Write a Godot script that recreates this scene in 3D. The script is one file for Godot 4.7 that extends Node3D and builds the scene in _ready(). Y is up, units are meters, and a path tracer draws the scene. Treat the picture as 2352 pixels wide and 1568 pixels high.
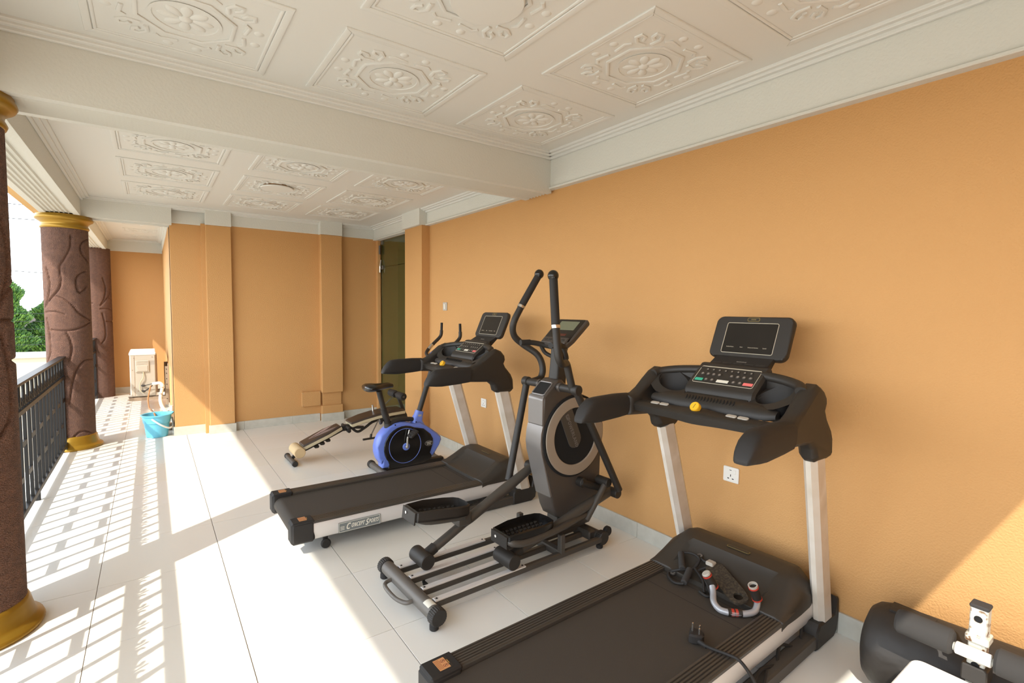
extends Node3D

const PITCH_X := 0.576
var used := {}
var mats := {}
var rng := RandomNumberGenerator.new()

func _ready():
	rng.seed = 7
	# ---- camera
	var cam := Camera3D.new()
	cam.name = "camera"
	var yaw := 0.6218
	var pit := 0.0618
	var rol := 0.0112
	var fw := Vector3(sin(yaw) * cos(pit), -sin(pit), -cos(yaw) * cos(pit))
	var rt0 := Vector3(cos(yaw), 0, sin(yaw))
	var up0 := rt0.cross(fw)
	var rt := rt0 * cos(rol) + up0 * sin(rol)
	var up := -rt0 * sin(rol) + up0 * cos(rol)
	cam.transform = Transform3D(Basis(rt, up, -fw), Vector3(0, 1.49, 0))
	cam.fov = rad_to_deg(2.0 * atan(784.0 / 1159.69))
	cam.near = 0.05
	cam.far = 200.0
	add_child(cam)
	cam.current = true
	# ---- sky and exposure
	var env := Environment.new()
	var sky := Sky.new()
	var sm := ProceduralSkyMaterial.new()
	sm.sky_top_color = Color(0.58, 0.625, 0.68)
	sm.sky_horizon_color = Color(0.95, 0.965, 0.97)
	sm.ground_bottom_color = Color(0.62, 0.58, 0.52)
	sm.ground_horizon_color = Color(0.93, 0.92, 0.90)
	sm.sun_angle_max = 1.0
	sm.sky_energy_multiplier = 3.2
	sky.sky_material = sm
	env.background_mode = Environment.BG_SKY
	env.sky = sky
	env.tonemap_mode = Environment.TONE_MAPPER_LINEAR
	env.tonemap_exposure = 0.64
	env.sdfgi_enabled = true
	env.ssao_enabled = true
	env.ssil_enabled = true
	var we := WorldEnvironment.new()
	we.name = "world_environment"
	we.environment = env
	add_child(we)
	# ---- sun
	var sun := DirectionalLight3D.new()
	sun.name = "sun"
	sun.light_color = Color(1.0, 0.975, 0.935)
	sun.light_energy = 2.8
	sun.light_angular_distance = 0.53
	sun.shadow_enabled = true
	add_child(sun)
	sun.look_at_from_position(Vector3.ZERO, Vector3(1.0, -1.24, -0.66), Vector3.UP)
	# ---- the place
	make_materials()
	build_room()
	build_ceiling()
	build_columns()
	build_railings()
	build_outside()
	build_fixtures()
	build_treadmills()
	build_elliptical()
	build_bike()
	build_bench()
	build_far_corner()
	build_deck_items()
	build_weight_corner()

# ------------------------------------------------------------------ mesh building
class B:
	var v := PackedVector3Array()   # triangles, counter-clockwise seen from outside

	func closed(t: PackedVector3Array):
		var vol := 0.0
		for i in range(0, t.size(), 3):
			vol += t[i].dot(t[i + 1].cross(t[i + 2]))
		if vol < 0.0:
			for i in range(0, t.size(), 3):
				var k := t[i + 1]
				t[i + 1] = t[i + 2]
				t[i + 2] = k
		v.append_array(t)

	func facing(t: PackedVector3Array, d: Vector3):
		var s := Vector3.ZERO
		for i in range(0, t.size(), 3):
			s += (t[i + 1] - t[i]).cross(t[i + 2] - t[i])
		if s.dot(d) < 0.0:
			for i in range(0, t.size(), 3):
				var k := t[i + 1]
				t[i + 1] = t[i + 2]
				t[i + 2] = k
		v.append_array(t)

	func quad(a: Vector3, b: Vector3, c: Vector3, d: Vector3, dir: Vector3):
		facing(PackedVector3Array([a, b, c, a, c, d]), dir)

	func rings_tris(rings: Array, cap := true, loop := false) -> PackedVector3Array:
		var t := PackedVector3Array()
		var n: int = rings[0].size()
		var m := rings.size()
		for i in (m if loop else m - 1):
			var p: PackedVector3Array = rings[i]
			var q: PackedVector3Array = rings[(i + 1) % m]
			for j in n:
				var k := (j + 1) % n
				t.append_array(PackedVector3Array([p[j], q[j], q[k], p[j], q[k], p[k]]))
		if cap and not loop:
			var a: PackedVector3Array = rings[0]
			var z: PackedVector3Array = rings[m - 1]
			var ca := Vector3.ZERO
			var cz := Vector3.ZERO
			for j in n:
				ca += a[j] / n
				cz += z[j] / n
			for j in n:
				var k := (j + 1) % n
				t.append_array(PackedVector3Array([ca, a[j], a[k], cz, z[k], z[j]]))
		return t

	func loft(rings: Array, cap := true, loop := false):
		closed(rings_tris(rings, cap, loop))

	func tube(path: Array, r, n := 10, cap := true, flat := 1.0, loop := false):
		var rings := []
		var m := path.size()
		var up := Vector3.UP
		var d0: Vector3 = (path[1] - path[0]).normalized()
		if absf(d0.dot(up)) > 0.9:
			up = Vector3(0, 0, 1)
		for i in m:
			var d: Vector3
			if loop:
				d = (path[(i + 1) % m] - path[(i + m - 1) % m]).normalized()
			else:
				d = (path[mini(i + 1, m - 1)] - path[maxi(i - 1, 0)]).normalized()
			var s := d.cross(up).normalized()
			up = s.cross(d).normalized()
			var rad: float = r[i] if r is Array else r
			var ring := PackedVector3Array()
			for j in n:
				var a := TAU * (j + 0.5) / n
				ring.append(path[i] + s * cos(a) * rad + up * sin(a) * rad * flat)
			rings.append(ring)
		closed(rings_tris(rings, cap, loop))

	func cyl(a: Vector3, b: Vector3, r: float, n := 16, bev := 0.0):
		if bev > 0.0:
			var d := (b - a).normalized()
			tube([a, a + d * bev * 0.001, a + d * bev, b - d * bev, b - d * bev * 0.001, b], [r - bev, r - bev, r, r, r - bev, r - bev], n)
		else:
			tube([a, b], r, n)

	func lathe(prof: Array, xf := Transform3D.IDENTITY, n := 24):
		# profile of Vector2(radius, height); turned about the local y axis
		var rings := []
		for p in prof:
			var ring := PackedVector3Array()
			for j in n:
				var a := TAU * j / n
				ring.append(xf * Vector3(cos(a) * p.x, p.y, sin(a) * p.x))
			rings.append(ring)
		closed(rings_tris(rings, true))

	func hoop(prof: Array, xf := Transform3D.IDENTITY, n := 24):
		# a closed profile turned into a hoop, open in the middle
		var rings := []
		for p in prof:
			var ring := PackedVector3Array()
			for j in n:
				var a := TAU * j / n
				ring.append(xf * Vector3(cos(a) * p.x, p.y, sin(a) * p.x))
			rings.append(ring)
		closed(rings_tris(rings, false, true))

	func extr(poly: PackedVector2Array, z0: float, z1: float, xf := Transform3D.IDENTITY, bev := 0.0):
		var idx := Geometry2D.triangulate_polygon(poly)
		var n := poly.size()
		var inner := B.inset(poly, bev) if bev > 0.0 else poly
		var s := signf(z1 - z0)
		var levels := [[inner, z0], [poly, z0 + s * bev], [poly, z1 - s * bev], [inner, z1]] if bev > 0.0 else [[poly, z0], [poly, z1]]
		var rings := []
		for l in levels:
			var ring := PackedVector3Array()
			for p in l[0]:
				ring.append(xf * Vector3(p.x, p.y, l[1]))
			rings.append(ring)
		var t := rings_tris(rings, false)
		# rings_tris side orientation; add the caps to agree with it
		var area := 0.0
		for i in n:
			area += poly[i].cross(poly[(i + 1) % n])
		var f: PackedVector3Array = rings[0]
		var l2: PackedVector3Array = rings[rings.size() - 1]
		for i in range(0, idx.size(), 3):
			var o := (poly[idx[i + 1]] - poly[idx[i]]).cross(poly[idx[i + 2]] - poly[idx[i]])
			var a := idx[i]
			var b := idx[i + 1]
			var c := idx[i + 2]
			if o * area < 0.0:
				b = idx[i + 2]
				c = idx[i + 1]
			t.append_array(PackedVector3Array([f[a], f[b], f[c], l2[a], l2[c], l2[b]]))
		closed(t)

	static func inset(poly: PackedVector2Array, d: float) -> PackedVector2Array:
		var n := poly.size()
		var area := 0.0
		for i in n:
			area += poly[i].cross(poly[(i + 1) % n])
		var s := signf(area)
		var out := PackedVector2Array()
		for i in n:
			var e0 := (poly[i] - poly[(i + n - 1) % n]).normalized()
			var e1 := (poly[(i + 1) % n] - poly[i]).normalized()
			var n0 := Vector2(-e0.y, e0.x) * s
			var n1 := Vector2(-e1.y, e1.x) * s
			var b := (n0 + n1)
			if b.length() < 0.05:
				b = n0
			b = b.normalized()
			out.append(poly[i] + b * d / maxf(b.dot(n0), 0.5))
		return out

	func box(c: Vector3, s: Vector3, bev := 0.0, xf := Transform3D.IDENTITY):
		var x := s.x * 0.5
		var y := s.y * 0.5
		var poly: PackedVector2Array
		if bev > 0.0:
			poly = PackedVector2Array([Vector2(-x + bev, -y), Vector2(x - bev, -y), Vector2(x, -y + bev), Vector2(x, y - bev), Vector2(x - bev, y), Vector2(-x + bev, y), Vector2(-x, y - bev), Vector2(-x, -y + bev)])
		else:
			poly = PackedVector2Array([Vector2(-x, -y), Vector2(x, -y), Vector2(x, y), Vector2(-x, y)])
		extr(poly, -s.z * 0.5, s.z * 0.5, xf * Transform3D(Basis.IDENTITY, c), bev)

	func span(a: Vector3, b: Vector3, bev := 0.0):
		box((a + b) * 0.5, (b - a).abs(), bev)

	func mesh(crease := 42.0) -> ArrayMesh:
		var n := v.size()
		var fn := PackedVector3Array()
		fn.resize(n / 3)
		var at := {}
		for i in n / 3:
			fn[i] = (v[i * 3 + 1] - v[i * 3]).cross(v[i * 3 + 2] - v[i * 3])
			for k in 3:
				var key := Vector3i((v[i * 3 + k] * 20000.0).round())
				if at.has(key):
					at[key].append(i)
				else:
					at[key] = PackedInt32Array([i])
		var cc := cos(deg_to_rad(crease))
		var ov := PackedVector3Array()
		var on := PackedVector3Array()
		ov.resize(n)
		on.resize(n)
		var unit := PackedVector3Array()
		unit.resize(fn.size())
		for i in fn.size():
			unit[i] = fn[i].normalized()
		for i in n / 3:
			for k in 3:
				var p := v[i * 3 + k]
				var s := Vector3.ZERO
				for j in at[Vector3i((p * 20000.0).round())]:
					if unit[j].dot(unit[i]) > cc:
						s += fn[j]
				var slot: int = i * 3 + [0, 2, 1][k]
				ov[slot] = p
				on[slot] = s.normalized() if s.length_squared() > 0.0 else Vector3.UP
		var arr := []
		arr.resize(Mesh.ARRAY_MAX)
		arr[Mesh.ARRAY_VERTEX] = ov
		arr[Mesh.ARRAY_NORMAL] = on
		var am := ArrayMesh.new()
		am.add_surface_from_arrays(Mesh.PRIMITIVE_TRIANGLES, arr)
		return am

const SIDE := Transform3D(Basis(Vector3(1, 0, 0), Vector3(0, 1, 0), Vector3(0, 0, 1)), Vector3.ZERO)      # polygon (x, y) pulled along z
const PLAN := Transform3D(Basis(Vector3(1, 0, 0), Vector3(0, 0, 1), Vector3(0, 1, 0)), Vector3.ZERO)      # polygon (x, z) pulled along y
const FRONT := Transform3D(Basis(Vector3(0, 0, 1), Vector3(0, 1, 0), Vector3(1, 0, 0)), Vector3.ZERO)     # polygon (z, y) pulled along x

func pl(a: Array) -> PackedVector2Array:
	var p := PackedVector2Array()
	for i in range(0, a.size(), 2):
		p.append(Vector2(a[i], a[i + 1]))
	return p

func rrect(w: float, h: float, r: float, seg := 5) -> PackedVector2Array:
	var p := PackedVector2Array()
	var c := [Vector2(w / 2 - r, h / 2 - r), Vector2(-w / 2 + r, h / 2 - r), Vector2(-w / 2 + r, -h / 2 + r), Vector2(w / 2 - r, -h / 2 + r)]
	for k in 4:
		for i in seg + 1:
			var a := (k + float(i) / seg) * PI / 2
			p.append(c[k] + Vector2(cos(a), sin(a)) * r)
	return p

func oval(rx: float, ry: float, n := 24) -> PackedVector2Array:
	var p := PackedVector2Array()
	for i in n:
		p.append(Vector2(cos(TAU * i / n) * rx, sin(TAU * i / n) * ry))
	return p

func moved(p: PackedVector2Array, d: Vector2) -> PackedVector2Array:
	var q := PackedVector2Array()
	for x in p:
		q.append(x + d)
	return q

func curve(pts: Array, per := 6, loop := false) -> Array:
	# Catmull-Rom through the points
	var out := []
	var n := pts.size()
	for i in (n if loop else n - 1):
		var a: Vector3 = pts[(i + n - 1) % n] if loop else pts[maxi(i - 1, 0)]
		var b: Vector3 = pts[i]
		var c: Vector3 = pts[(i + 1) % n]
		var d: Vector3 = pts[(i + 2) % n] if loop else pts[mini(i + 2, n - 1)]
		for k in per:
			out.append(b.cubic_interpolate(c, a, d, float(k) / per))
	if not loop:
		out.append(pts[n - 1])
	return out

# ------------------------------------------------------------------ naming
func numbered(parent: Node, called: String) -> String:
	var key := str(parent.get_instance_id()) + called
	if not used.has(key):
		used[key] = 0
		return called
	used[key] += 1
	return "%s_%03d" % [called, used[key]]

func tag(o: Node, label: String, category: String, group := "", kind := ""):
	o.set_meta("label", label)
	o.set_meta("category", category)
	if group:
		o.set_meta("group", group)
	if kind:
		o.set_meta("kind", kind)
	return o

func thing(called: String, label: String, category: String, at := Vector3.ZERO, turn := 0.0, group := "", kind := "") -> Node3D:
	var o := Node3D.new()
	o.name = numbered(self, called)
	add_child(o, true)
	o.position = at
	o.rotation.y = turn
	tag(o, label, category, group, kind)
	return o

func put(called: String, m: Mesh, material: Material, parent: Node = self, at := Transform3D.IDENTITY) -> MeshInstance3D:
	var o := MeshInstance3D.new()
	o.name = numbered(parent, called)
	o.mesh = m
	o.material_override = material
	o.transform = at
	o.cast_shadow = GeometryInstance3D.SHADOW_CASTING_SETTING_ON
	parent.add_child(o, true)
	return o

func part(called: String, b: B, material: Material, parent: Node = self, crease := 42.0) -> MeshInstance3D:
	return put(called, b.mesh(crease), material, parent)

func solid(called: String, a: Vector3, b: Vector3, material: Material, label: String, category: String, bev := 0.0) -> MeshInstance3D:
	var m := B.new()
	m.span(a, b, bev)
	var o := part(called, m, material)
	tag(o, label, category, "", "structure")
	return o

# ------------------------------------------------------------------ materials
func noise_tex(freq: float, size := 512, octaves := 3, seed_ := 1, ramp: Array = [], kind := FastNoiseLite.TYPE_SIMPLEX_SMOOTH) -> NoiseTexture2D:
	var n := FastNoiseLite.new()
	n.noise_type = kind
	n.frequency = freq
	n.seed = seed_
	n.fractal_octaves = octaves
	var t := NoiseTexture2D.new()
	t.width = size
	t.height = size
	t.seamless = true
	t.noise = n
	if ramp.size() > 0:
		var g := Gradient.new()
		g.offsets = PackedFloat32Array([0.0, 1.0])
		g.colors = PackedColorArray([ramp[0], ramp[1]])
		t.color_ramp = g
	return t

func mat(id: String, c: Color, rough := 0.6, metal := 0.0) -> StandardMaterial3D:
	if mats.has(id):
		return mats[id]
	var m := StandardMaterial3D.new()
	m.albedo_color = c
	m.roughness = rough
	m.metallic = metal
	mats[id] = m
	return m

func relief(m: StandardMaterial3D, tex: Texture2D, scale_cm: float, per_metre: float):
	m.uv1_triplanar = true
	m.uv1_world_triplanar = true
	m.uv1_scale = Vector3.ONE * per_metre
	m.heightmap_enabled = true
	m.heightmap_texture = tex
	m.heightmap_scale = scale_cm

func tinted(m: StandardMaterial3D, tex: Texture2D, per_metre: float):
	m.uv1_triplanar = true
	m.uv1_world_triplanar = true
	m.uv1_scale = Vector3.ONE * per_metre
	m.albedo_texture = tex

func make_materials():
	var stucco := noise_tex(0.07, 512, 2, 3)
	var m := mat("wall", Color(0.778, 0.588, 0.365), 0.75)
	relief(m, stucco, 0.15, 2.4)
	m = mat("white", Color(0.83, 0.83, 0.80), 0.7)
	relief(m, noise_tex(0.06, 512, 3, 5), 0.1, 1.6)
	mat("ceiling", Color(0.85, 0.85, 0.83), 0.55)
	mat("cream", Color(0.80, 0.63, 0.38), 0.7)
	mat("grout", Color(0.44, 0.35, 0.24), 0.9)
	for i in 4:
		m = mat("tile%d" % i, [Color(0.915, 0.90, 0.86), Color(0.91, 0.894, 0.852), Color(0.92, 0.905, 0.868), Color(0.91, 0.892, 0.845)][i], 0.17)
		m.metallic_specular = 0.45
	m = mat("skirting", Color(0.80, 0.785, 0.735), 0.3)
	tinted(m, noise_tex(0.012, 512, 4, 8, [Color(0.93, 0.93, 0.92), Color(1, 1, 1)]), 1.5)
	m = mat("stone", Color(0.50, 0.365, 0.30), 0.9)
	relief(m, noise_tex(0.13, 512, 3, 11), 1.8, 2.2)
	m.albedo_texture = noise_tex(0.02, 512, 4, 12, [Color(0.8, 0.8, 0.82), Color(1.0, 0.98, 0.95)])
	m = mat("gold", Color(0.60, 0.46, 0.13), 0.34, 0.45)
	mat("iron", Color(0.085, 0.08, 0.078), 0.45, 0.3)
	mat("black", Color(0.155, 0.137, 0.118), 0.55)
	mat("black_soft", Color(0.125, 0.112, 0.102), 0.7)
	mat("black_gloss", Color(0.10, 0.09, 0.082), 0.22)
	m = mat("belt", Color(0.25, 0.22, 0.185), 0.8)
	relief(m, noise_tex(0.2, 256, 2, 21), 0.05, 6.0)
	mat("rib", Color(0.27, 0.25, 0.225), 0.36)
	mat("cover", Color(0.20, 0.178, 0.152), 0.5)
	mat("void", Color(0.05, 0.045, 0.04), 0.9)
	mat("silver", Color(0.86, 0.84, 0.82), 0.4, 0.25)
	mat("tube_silver", Color(0.66, 0.66, 0.67), 0.35, 0.3)
	m = mat("post", Color(0.85, 0.82, 0.78), 0.45, 0.1)
	tinted(m, noise_tex(0.01, 256, 4, 31, [Color(0.90, 0.88, 0.84), Color(1, 1, 1)]), 2.0)
	mat("grey", Color(0.70, 0.67, 0.62), 0.5)
	mat("line", Color(0.74, 0.70, 0.62), 0.5)
	mat("button", Color(0.52, 0.49, 0.45), 0.45)
	mat("button_dark", Color(0.24, 0.22, 0.20), 0.5)
	mat("green", Color(0.22, 0.66, 0.53), 0.5)
	mat("pink", Color(0.90, 0.45, 0.43), 0.5)
	mat("paper", Color(0.86, 0.84, 0.78), 0.6)
	mat("yellow", Color(0.90, 0.68, 0.14), 0.4)
	mat("badge", Color(0.42, 0.36, 0.20), 0.5)
	mat("screen", Color(0.10, 0.085, 0.075), 0.12)
	mat("steel", Color(0.41, 0.39, 0.365), 0.45, 0.3)
	mat("steel_dark", Color(0.285, 0.265, 0.24), 0.45, 0.15)
	mat("shell", Color(0.29, 0.26, 0.235), 0.42, 0.15)
	mat("shell_light", Color(0.47, 0.45, 0.435), 0.35, 0.4)
	mat("ring", Color(0.60, 0.545, 0.48), 0.5, 0.1)
	mat("lcd", Color(0.44, 0.45, 0.36), 0.2)
	mat("blue", Color(0.42, 0.51, 0.83), 0.28)
	mat("chrome", Color(0.80, 0.78, 0.75), 0.2, 0.9)
	mat("tan", Color(0.80, 0.69, 0.52), 0.8)
	mat("vinyl", Color(0.225, 0.175, 0.145), 0.4)
	mat("piping", Color(0.76, 0.71, 0.58), 0.6)
	mat("stripe", Color(0.62, 0.52, 0.48), 0.5)
	mat("red", Color(0.70, 0.22, 0.16), 0.5)
	mat("foam", Color(0.20, 0.19, 0.18), 0.9)
	m = mat("leather", Color(0.16, 0.14, 0.12), 0.6)
	relief(m, noise_tex(0.02, 256, 3, 41), 0.4, 2.0)
	mat("aqua", Color(0.42, 0.75, 0.85), 0.35)
	mat("plastic_white", Color(0.90, 0.885, 0.85), 0.4)
	mat("ac", Color(0.72, 0.69, 0.63), 0.5)
	mat("ac_dark", Color(0.60, 0.48, 0.38), 0.7)
	mat("bracket", Color(0.62, 0.54, 0.45), 0.6)
	mat("hose", Color(0.62, 0.45, 0.28), 0.6)
	m = mat("rusty", Color(0.74, 0.73, 0.70), 0.6)
	tinted(m, noise_tex(0.03, 256, 4, 51, [Color(0.50, 0.33, 0.18), Color(1.0, 1.0, 0.98)]), 3.0)
	m.albedo_texture.color_ramp.offsets = PackedFloat32Array([0.22, 0.36])
	m = mat("worn", Color(0.34, 0.31, 0.27), 0.8)
	tinted(m, noise_tex(0.05, 256, 4, 61, [Color(0.35, 0.33, 0.3), Color(1, 0.95, 0.85)]), 5.0)
	m = mat("glass", Color(0.30, 0.32, 0.16, 0.45), 0.03)
	m.transparency = BaseMaterial3D.TRANSPARENCY_ALPHA
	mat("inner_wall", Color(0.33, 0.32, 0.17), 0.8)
	mat("ground", Color(0.72, 0.68, 0.61), 0.9)
	mat("coping", Color(0.80, 0.78, 0.74), 0.7)
	mat("yard_wall", Color(0.74, 0.71, 0.62), 0.8)
	m = mat("leaf", Color(0.20, 0.34, 0.13), 0.6)
	mat("leaf_light", Color(0.34, 0.47, 0.16), 0.6)
	mat("bark", Color(0.30, 0.22, 0.16), 0.9)
	# warning label print
	var im := Image.create(96, 64, false, Image.FORMAT_RGB8)
	im.fill(Color(0.80, 0.57, 0.37))
	im.fill_rect(Rect2i(0, 0, 96, 10), Color(0.16, 0.13, 0.10))
	im.fill_rect(Rect2i(30, 3, 34, 4), Color(0.75, 0.55, 0.25))
	for y in [40, 46, 52, 58]:
		im.fill_rect(Rect2i(6, y, 82, 2), Color(0.55, 0.30, 0.14))
	for cx in [28, 68]:
		for a in 200:
			var q := Vector2(cx, 24) + Vector2(cos(a * TAU / 200), sin(a * TAU / 200)) * 11.0
			im.fill_rect(Rect2i(int(q.x), int(q.y), 2, 2), Color(0.45, 0.16, 0.10))
		for k in 16:
			im.fill_rect(Rect2i(cx - 7 + k, 17 + k, 2, 2), Color(0.45, 0.16, 0.10))
		im.fill_rect(Rect2i(cx - 2, 17, 4, 12), Color(0.30, 0.14, 0.10))
	m = mat("warning", Color(1, 1, 1), 0.6)
	m.albedo_texture = ImageTexture.create_from_image(im)

func print_quad(parent: Node, called: String, c: Vector3, ex: Vector3, ey: Vector3, material: Material) -> MeshInstance3D:
	# a thin flat print: a box-like sheet 0.6 mm proud with its picture on the upper face
	var nrm := ex.cross(ey).normalized()
	var s := SurfaceTool.new()
	s.begin(Mesh.PRIMITIVE_TRIANGLES)
	var p := [c - ex - ey, c + ex - ey, c + ex + ey, c - ex + ey]
	var uv := [Vector2(0, 1), Vector2(1, 1), Vector2(1, 0), Vector2(0, 0)]
	for k in [0, 2, 1, 0, 3, 2]:
		s.set_normal(nrm)
		s.set_uv(uv[k])
		s.add_vertex(p[k] + nrm * 0.0008)
	return put(called, s.commit(), material, parent)

func text(parent: Node, called: String, words: String, height: float, xf: Transform3D, material: Material, face := "Droid Sans", depth := 0.0015, bold := false, italic := false) -> MeshInstance3D:
	var tm := TextMesh.new()
	var f := SystemFont.new()
	f.font_names = PackedStringArray([face])
	if bold:
		f.font_weight = 700
	f.font_italic = italic
	tm.font = f
	tm.text = words
	tm.font_size = 64
	tm.pixel_size = height / 64.0
	tm.depth = depth
	tm.curve_step = 2.0
	return put(called, tm, material, parent, xf)

# ------------------------------------------------------------------ the setting
const XW := 2.59
const ZF := -6.87

func build_room():
	# floor: a grout bed with one polished tile per square
	var slab := B.new()
	slab.span(Vector3(-0.95, -0.6, -11.0), Vector3(2.75, -0.006, 1.3))
	var fl := part("floor", slab, mats.grout)
	tag(fl, "pale polished tile floor of the long covered veranda", "floor", "", "structure")
	var xs := [-0.948]
	for k in range(-2, 4):
		xs.append(0.31 + PITCH_X * k)
	xs.append(2.598)
	var zs := []
	for k in range(-5, 15):
		zs.append(-2.16 - 0.6 * k)
	zs.append(-10.9)
	var cache := {}
	for i in xs.size() - 1:
		for j in zs.size() - 1:
			var w: float = xs[i + 1] - xs[i] - (0.0018 if i < 2 else 0.0034)
			var d: float = zs[j] - zs[j + 1] - 0.0026
			if zs[j] < -7.0 and xs[i] > 0.5:
				continue
			var key := "%.3f_%.3f" % [w, d]
			if not cache.has(key):
				var t := B.new()
				t.box(Vector3(0, -0.006, 0), Vector3(w, 0.012, d), 0.0007)
				cache[key] = t.mesh()
			put("tile", cache[key], mats["tile%d" % rng.randi_range(0, 3)], fl, Transform3D(Basis.IDENTITY, Vector3((xs[i] + xs[i + 1]) / 2, 0, (zs[j] + zs[j + 1]) / 2)))
	# right wall with its shallow pier and the door opening beyond it
	var b := B.new()
	b.span(Vector3(XW, -0.2, -5.69), Vector3(2.85, 3.62, 1.4))
	b.span(Vector3(2.49, 0, -5.69), Vector3(2.62, 2.43, -5.234), 0.004)
	b.span(Vector3(2.62, 2.43, -7.1), Vector3(2.85, 3.62, -5.69))
	b.span(Vector3(2.575, 0, -6.90), Vector3(2.62, 2.43, -6.80), 0.003)
	tag(part("wall_right", b, mats.wall), "long orange stuccoed wall behind the two treadmills", "wall", "", "structure")
	# far wall with pier, stepped pipe casing and the short return towards the balcony end
	b = B.new()
	b.span(Vector3(0.5, 0, -7.2), Vector3(2.9, 2.445, ZF))
	b.span(Vector3(0.2, 0, -7.2), Vector3(0.545, 2.43, -6.935), 0.004)
	b.span(Vector3(0.54, 0, -7.2), Vector3(0.80, 2.43, -6.815), 0.005)
	b.span(Vector3(1.81, 0.375, -7.2), Vector3(2.085, 2.44, -6.785), 0.006)
	b.span(Vector3(1.825, 0.2, -7.2), Vector3(2.075, 0.38, -6.835), 0.004)
	b.span(Vector3(1.82, 0.26, -7.2), Vector3(2.072, 0.264, -6.832))
	b.span(Vector3(1.81, 0, -7.2), Vector3(2.085, 0.205, -6.80), 0.005)
	tag(part("wall_back", b, mats.wall), "orange far wall with two shallow piers beside the glass door", "wall", "", "structure")
	b = B.new()
	b.span(Vector3(0.2, 0, -11.1), Vector3(0.54, 2.45, -7.0))
	tag(part("wall_side", b, mats.wall), "orange return wall behind the blue bucket carrying the pipe bracket", "wall", "", "structure")
	b = B.new()
	b.span(Vector3(-0.95, 0, -11.1), Vector3(0.21, 2.42, -10.87))
	tag(part("wall_end", b, mats.wall), "orange end wall of the veranda behind the white air conditioner unit", "wall", "", "structure")
	b = B.new()
	b.span(Vector3(-0.9, -0.2, 1.35), Vector3(2.85, 3.2, 1.55))
	tag(part("wall_front", b, mats.wall), "orange wall of the next room behind the open end of the veranda", "wall", "", "structure")
	# white bands above the walls
	b = B.new()
	b.span(Vector3(2.55, 2.43, -6.87), Vector3(2.62, 3.0, 0.45), 0.004)
	b.span(Vector3(2.535, 2.428, -6.87), Vector3(2.62, 2.445, 0.45), 0.004)
	b.span(Vector3(2.455, 2.43, -5.70), Vector3(2.6, 3.0, -5.225), 0.004)
	tag(part("trim_1", b, mats.white), "white painted band along the top of the right wall", "trim", "", "structure")
	b = B.new()
	b.span(Vector3(0.195, 2.43, -7.2), Vector3(0.545, 3.0, -6.93), 0.004)
	b.span(Vector3(0.54, 2.43, -7.2), Vector3(0.805, 3.0, -6.81), 0.004)
	b.span(Vector3(0.79, 2.445, -7.2), Vector3(2.62, 3.0, -6.865), 0.004)
	b.span(Vector3(1.805, 2.44, -7.2), Vector3(2.09, 3.0, -6.78), 0.004)
	tag(part("trim_2", b, mats.white), "white painted band along the top of the far wall and its piers", "trim", "", "structure")
	b = B.new()
	b.span(Vector3(-0.6, 2.41, -11.1), Vector3(0.25, 3.0, -10.84), 0.004)
	b.span(Vector3(0.19, 2.44, -11.0), Vector3(0.5, 3.0, -7.1), 0.004)
	tag(part("trim_3", b, mats.white), "white band above the end wall by the last column", "trim", "", "structure")
	# skirting tiles, one by one
	var sk := thing("baseboard_right", "row of grey white skirting tiles under the right orange wall", "baseboard", Vector3.ZERO, 0.0, "", "structure")
	var z := -2.157
	for k in range(-5, 6):
		skirt(sk, Vector3(XW - 0.013, 0, z - 0.6 * k - 0.598), Vector3(XW, 0.1, z - 0.6 * k))
	skirt(sk, Vector3(2.477, 0, -5.69), Vector3(2.49, 0.1, -5.222))
	sk = thing("baseboard_back", "row of grey white skirting tiles under the far orange wall", "baseboard", Vector3.ZERO, 0.0, "", "structure")
	skirt(sk, Vector3(0.187, 0, -6.945), Vector3(0.532, 0.1, -6.922))
	skirt(sk, Vector3(0.528, 0, -6.83), Vector3(0.81, 0.1, -6.80))
	for e in [[0.811, 0.90], [0.902, 1.455], [1.457, 1.80], [2.094, 2.575]]:
		skirt(sk, Vector3(e[0], 0, ZF - 0.002), Vector3(e[1], 0.1, ZF + 0.013))
	skirt(sk, Vector3(1.80, 0, -6.81), Vector3(2.094, 0.1, -6.787))
	sk = thing("baseboard_side", "row of white skirting tiles along the end and return walls", "baseboard", Vector3.ZERO, 0.0, "", "structure")
	for k in 6:
		skirt(sk, Vector3(0.187, 0, -7.0 - 0.6 * k - 0.598), Vector3(0.2, 0.1, -7.0 - 0.6 * k))
	skirt(sk, Vector3(-0.56, 0, -10.87), Vector3(0.18, 0.1, -10.857))
	# glass door in the far corner, with a dim room behind it
	var d := thing("door_1", "frameless dark green glass door with a transom in the far corner", "door", Vector3.ZERO, 0.0, "", "structure")
	var g := B.new()
	g.span(Vector3(2.628, 0.012, -6.80), Vector3(2.638, 2.06, -5.70), 0.001)
	part("glass_pane", g, mats.glass, d)
	g = B.new()
	g.span(Vector3(2.628, 2.066, -6.80), Vector3(2.638, 2.43, -5.70), 0.001)
	part("transom_pane", g, mats.glass, d)
	for y in [2.06, 2.40, 0.06]:
		g = B.new()
		g.box(Vector3(2.633, y, -6.765), Vector3(0.03, 0.055, 0.07), 0.004)
		part("patch_fitting", g, mats.steel, d)
	g = B.new()
	g.tube(curve([Vector3(2.60, 1.99, -6.775), Vector3(2.598, 2.07, -6.765), Vector3(2.61, 2.16, -6.77)], 4), 0.012, 8)
	part("handle", g, mats.chrome, d)
	g = B.new()
	g.box(Vector3(2.60, 2.30, -6.79), Vector3(0.02, 0.12, 0.03), 0.004)
	part("hinge", g, mats.steel, d)
	b = B.new()
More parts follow.
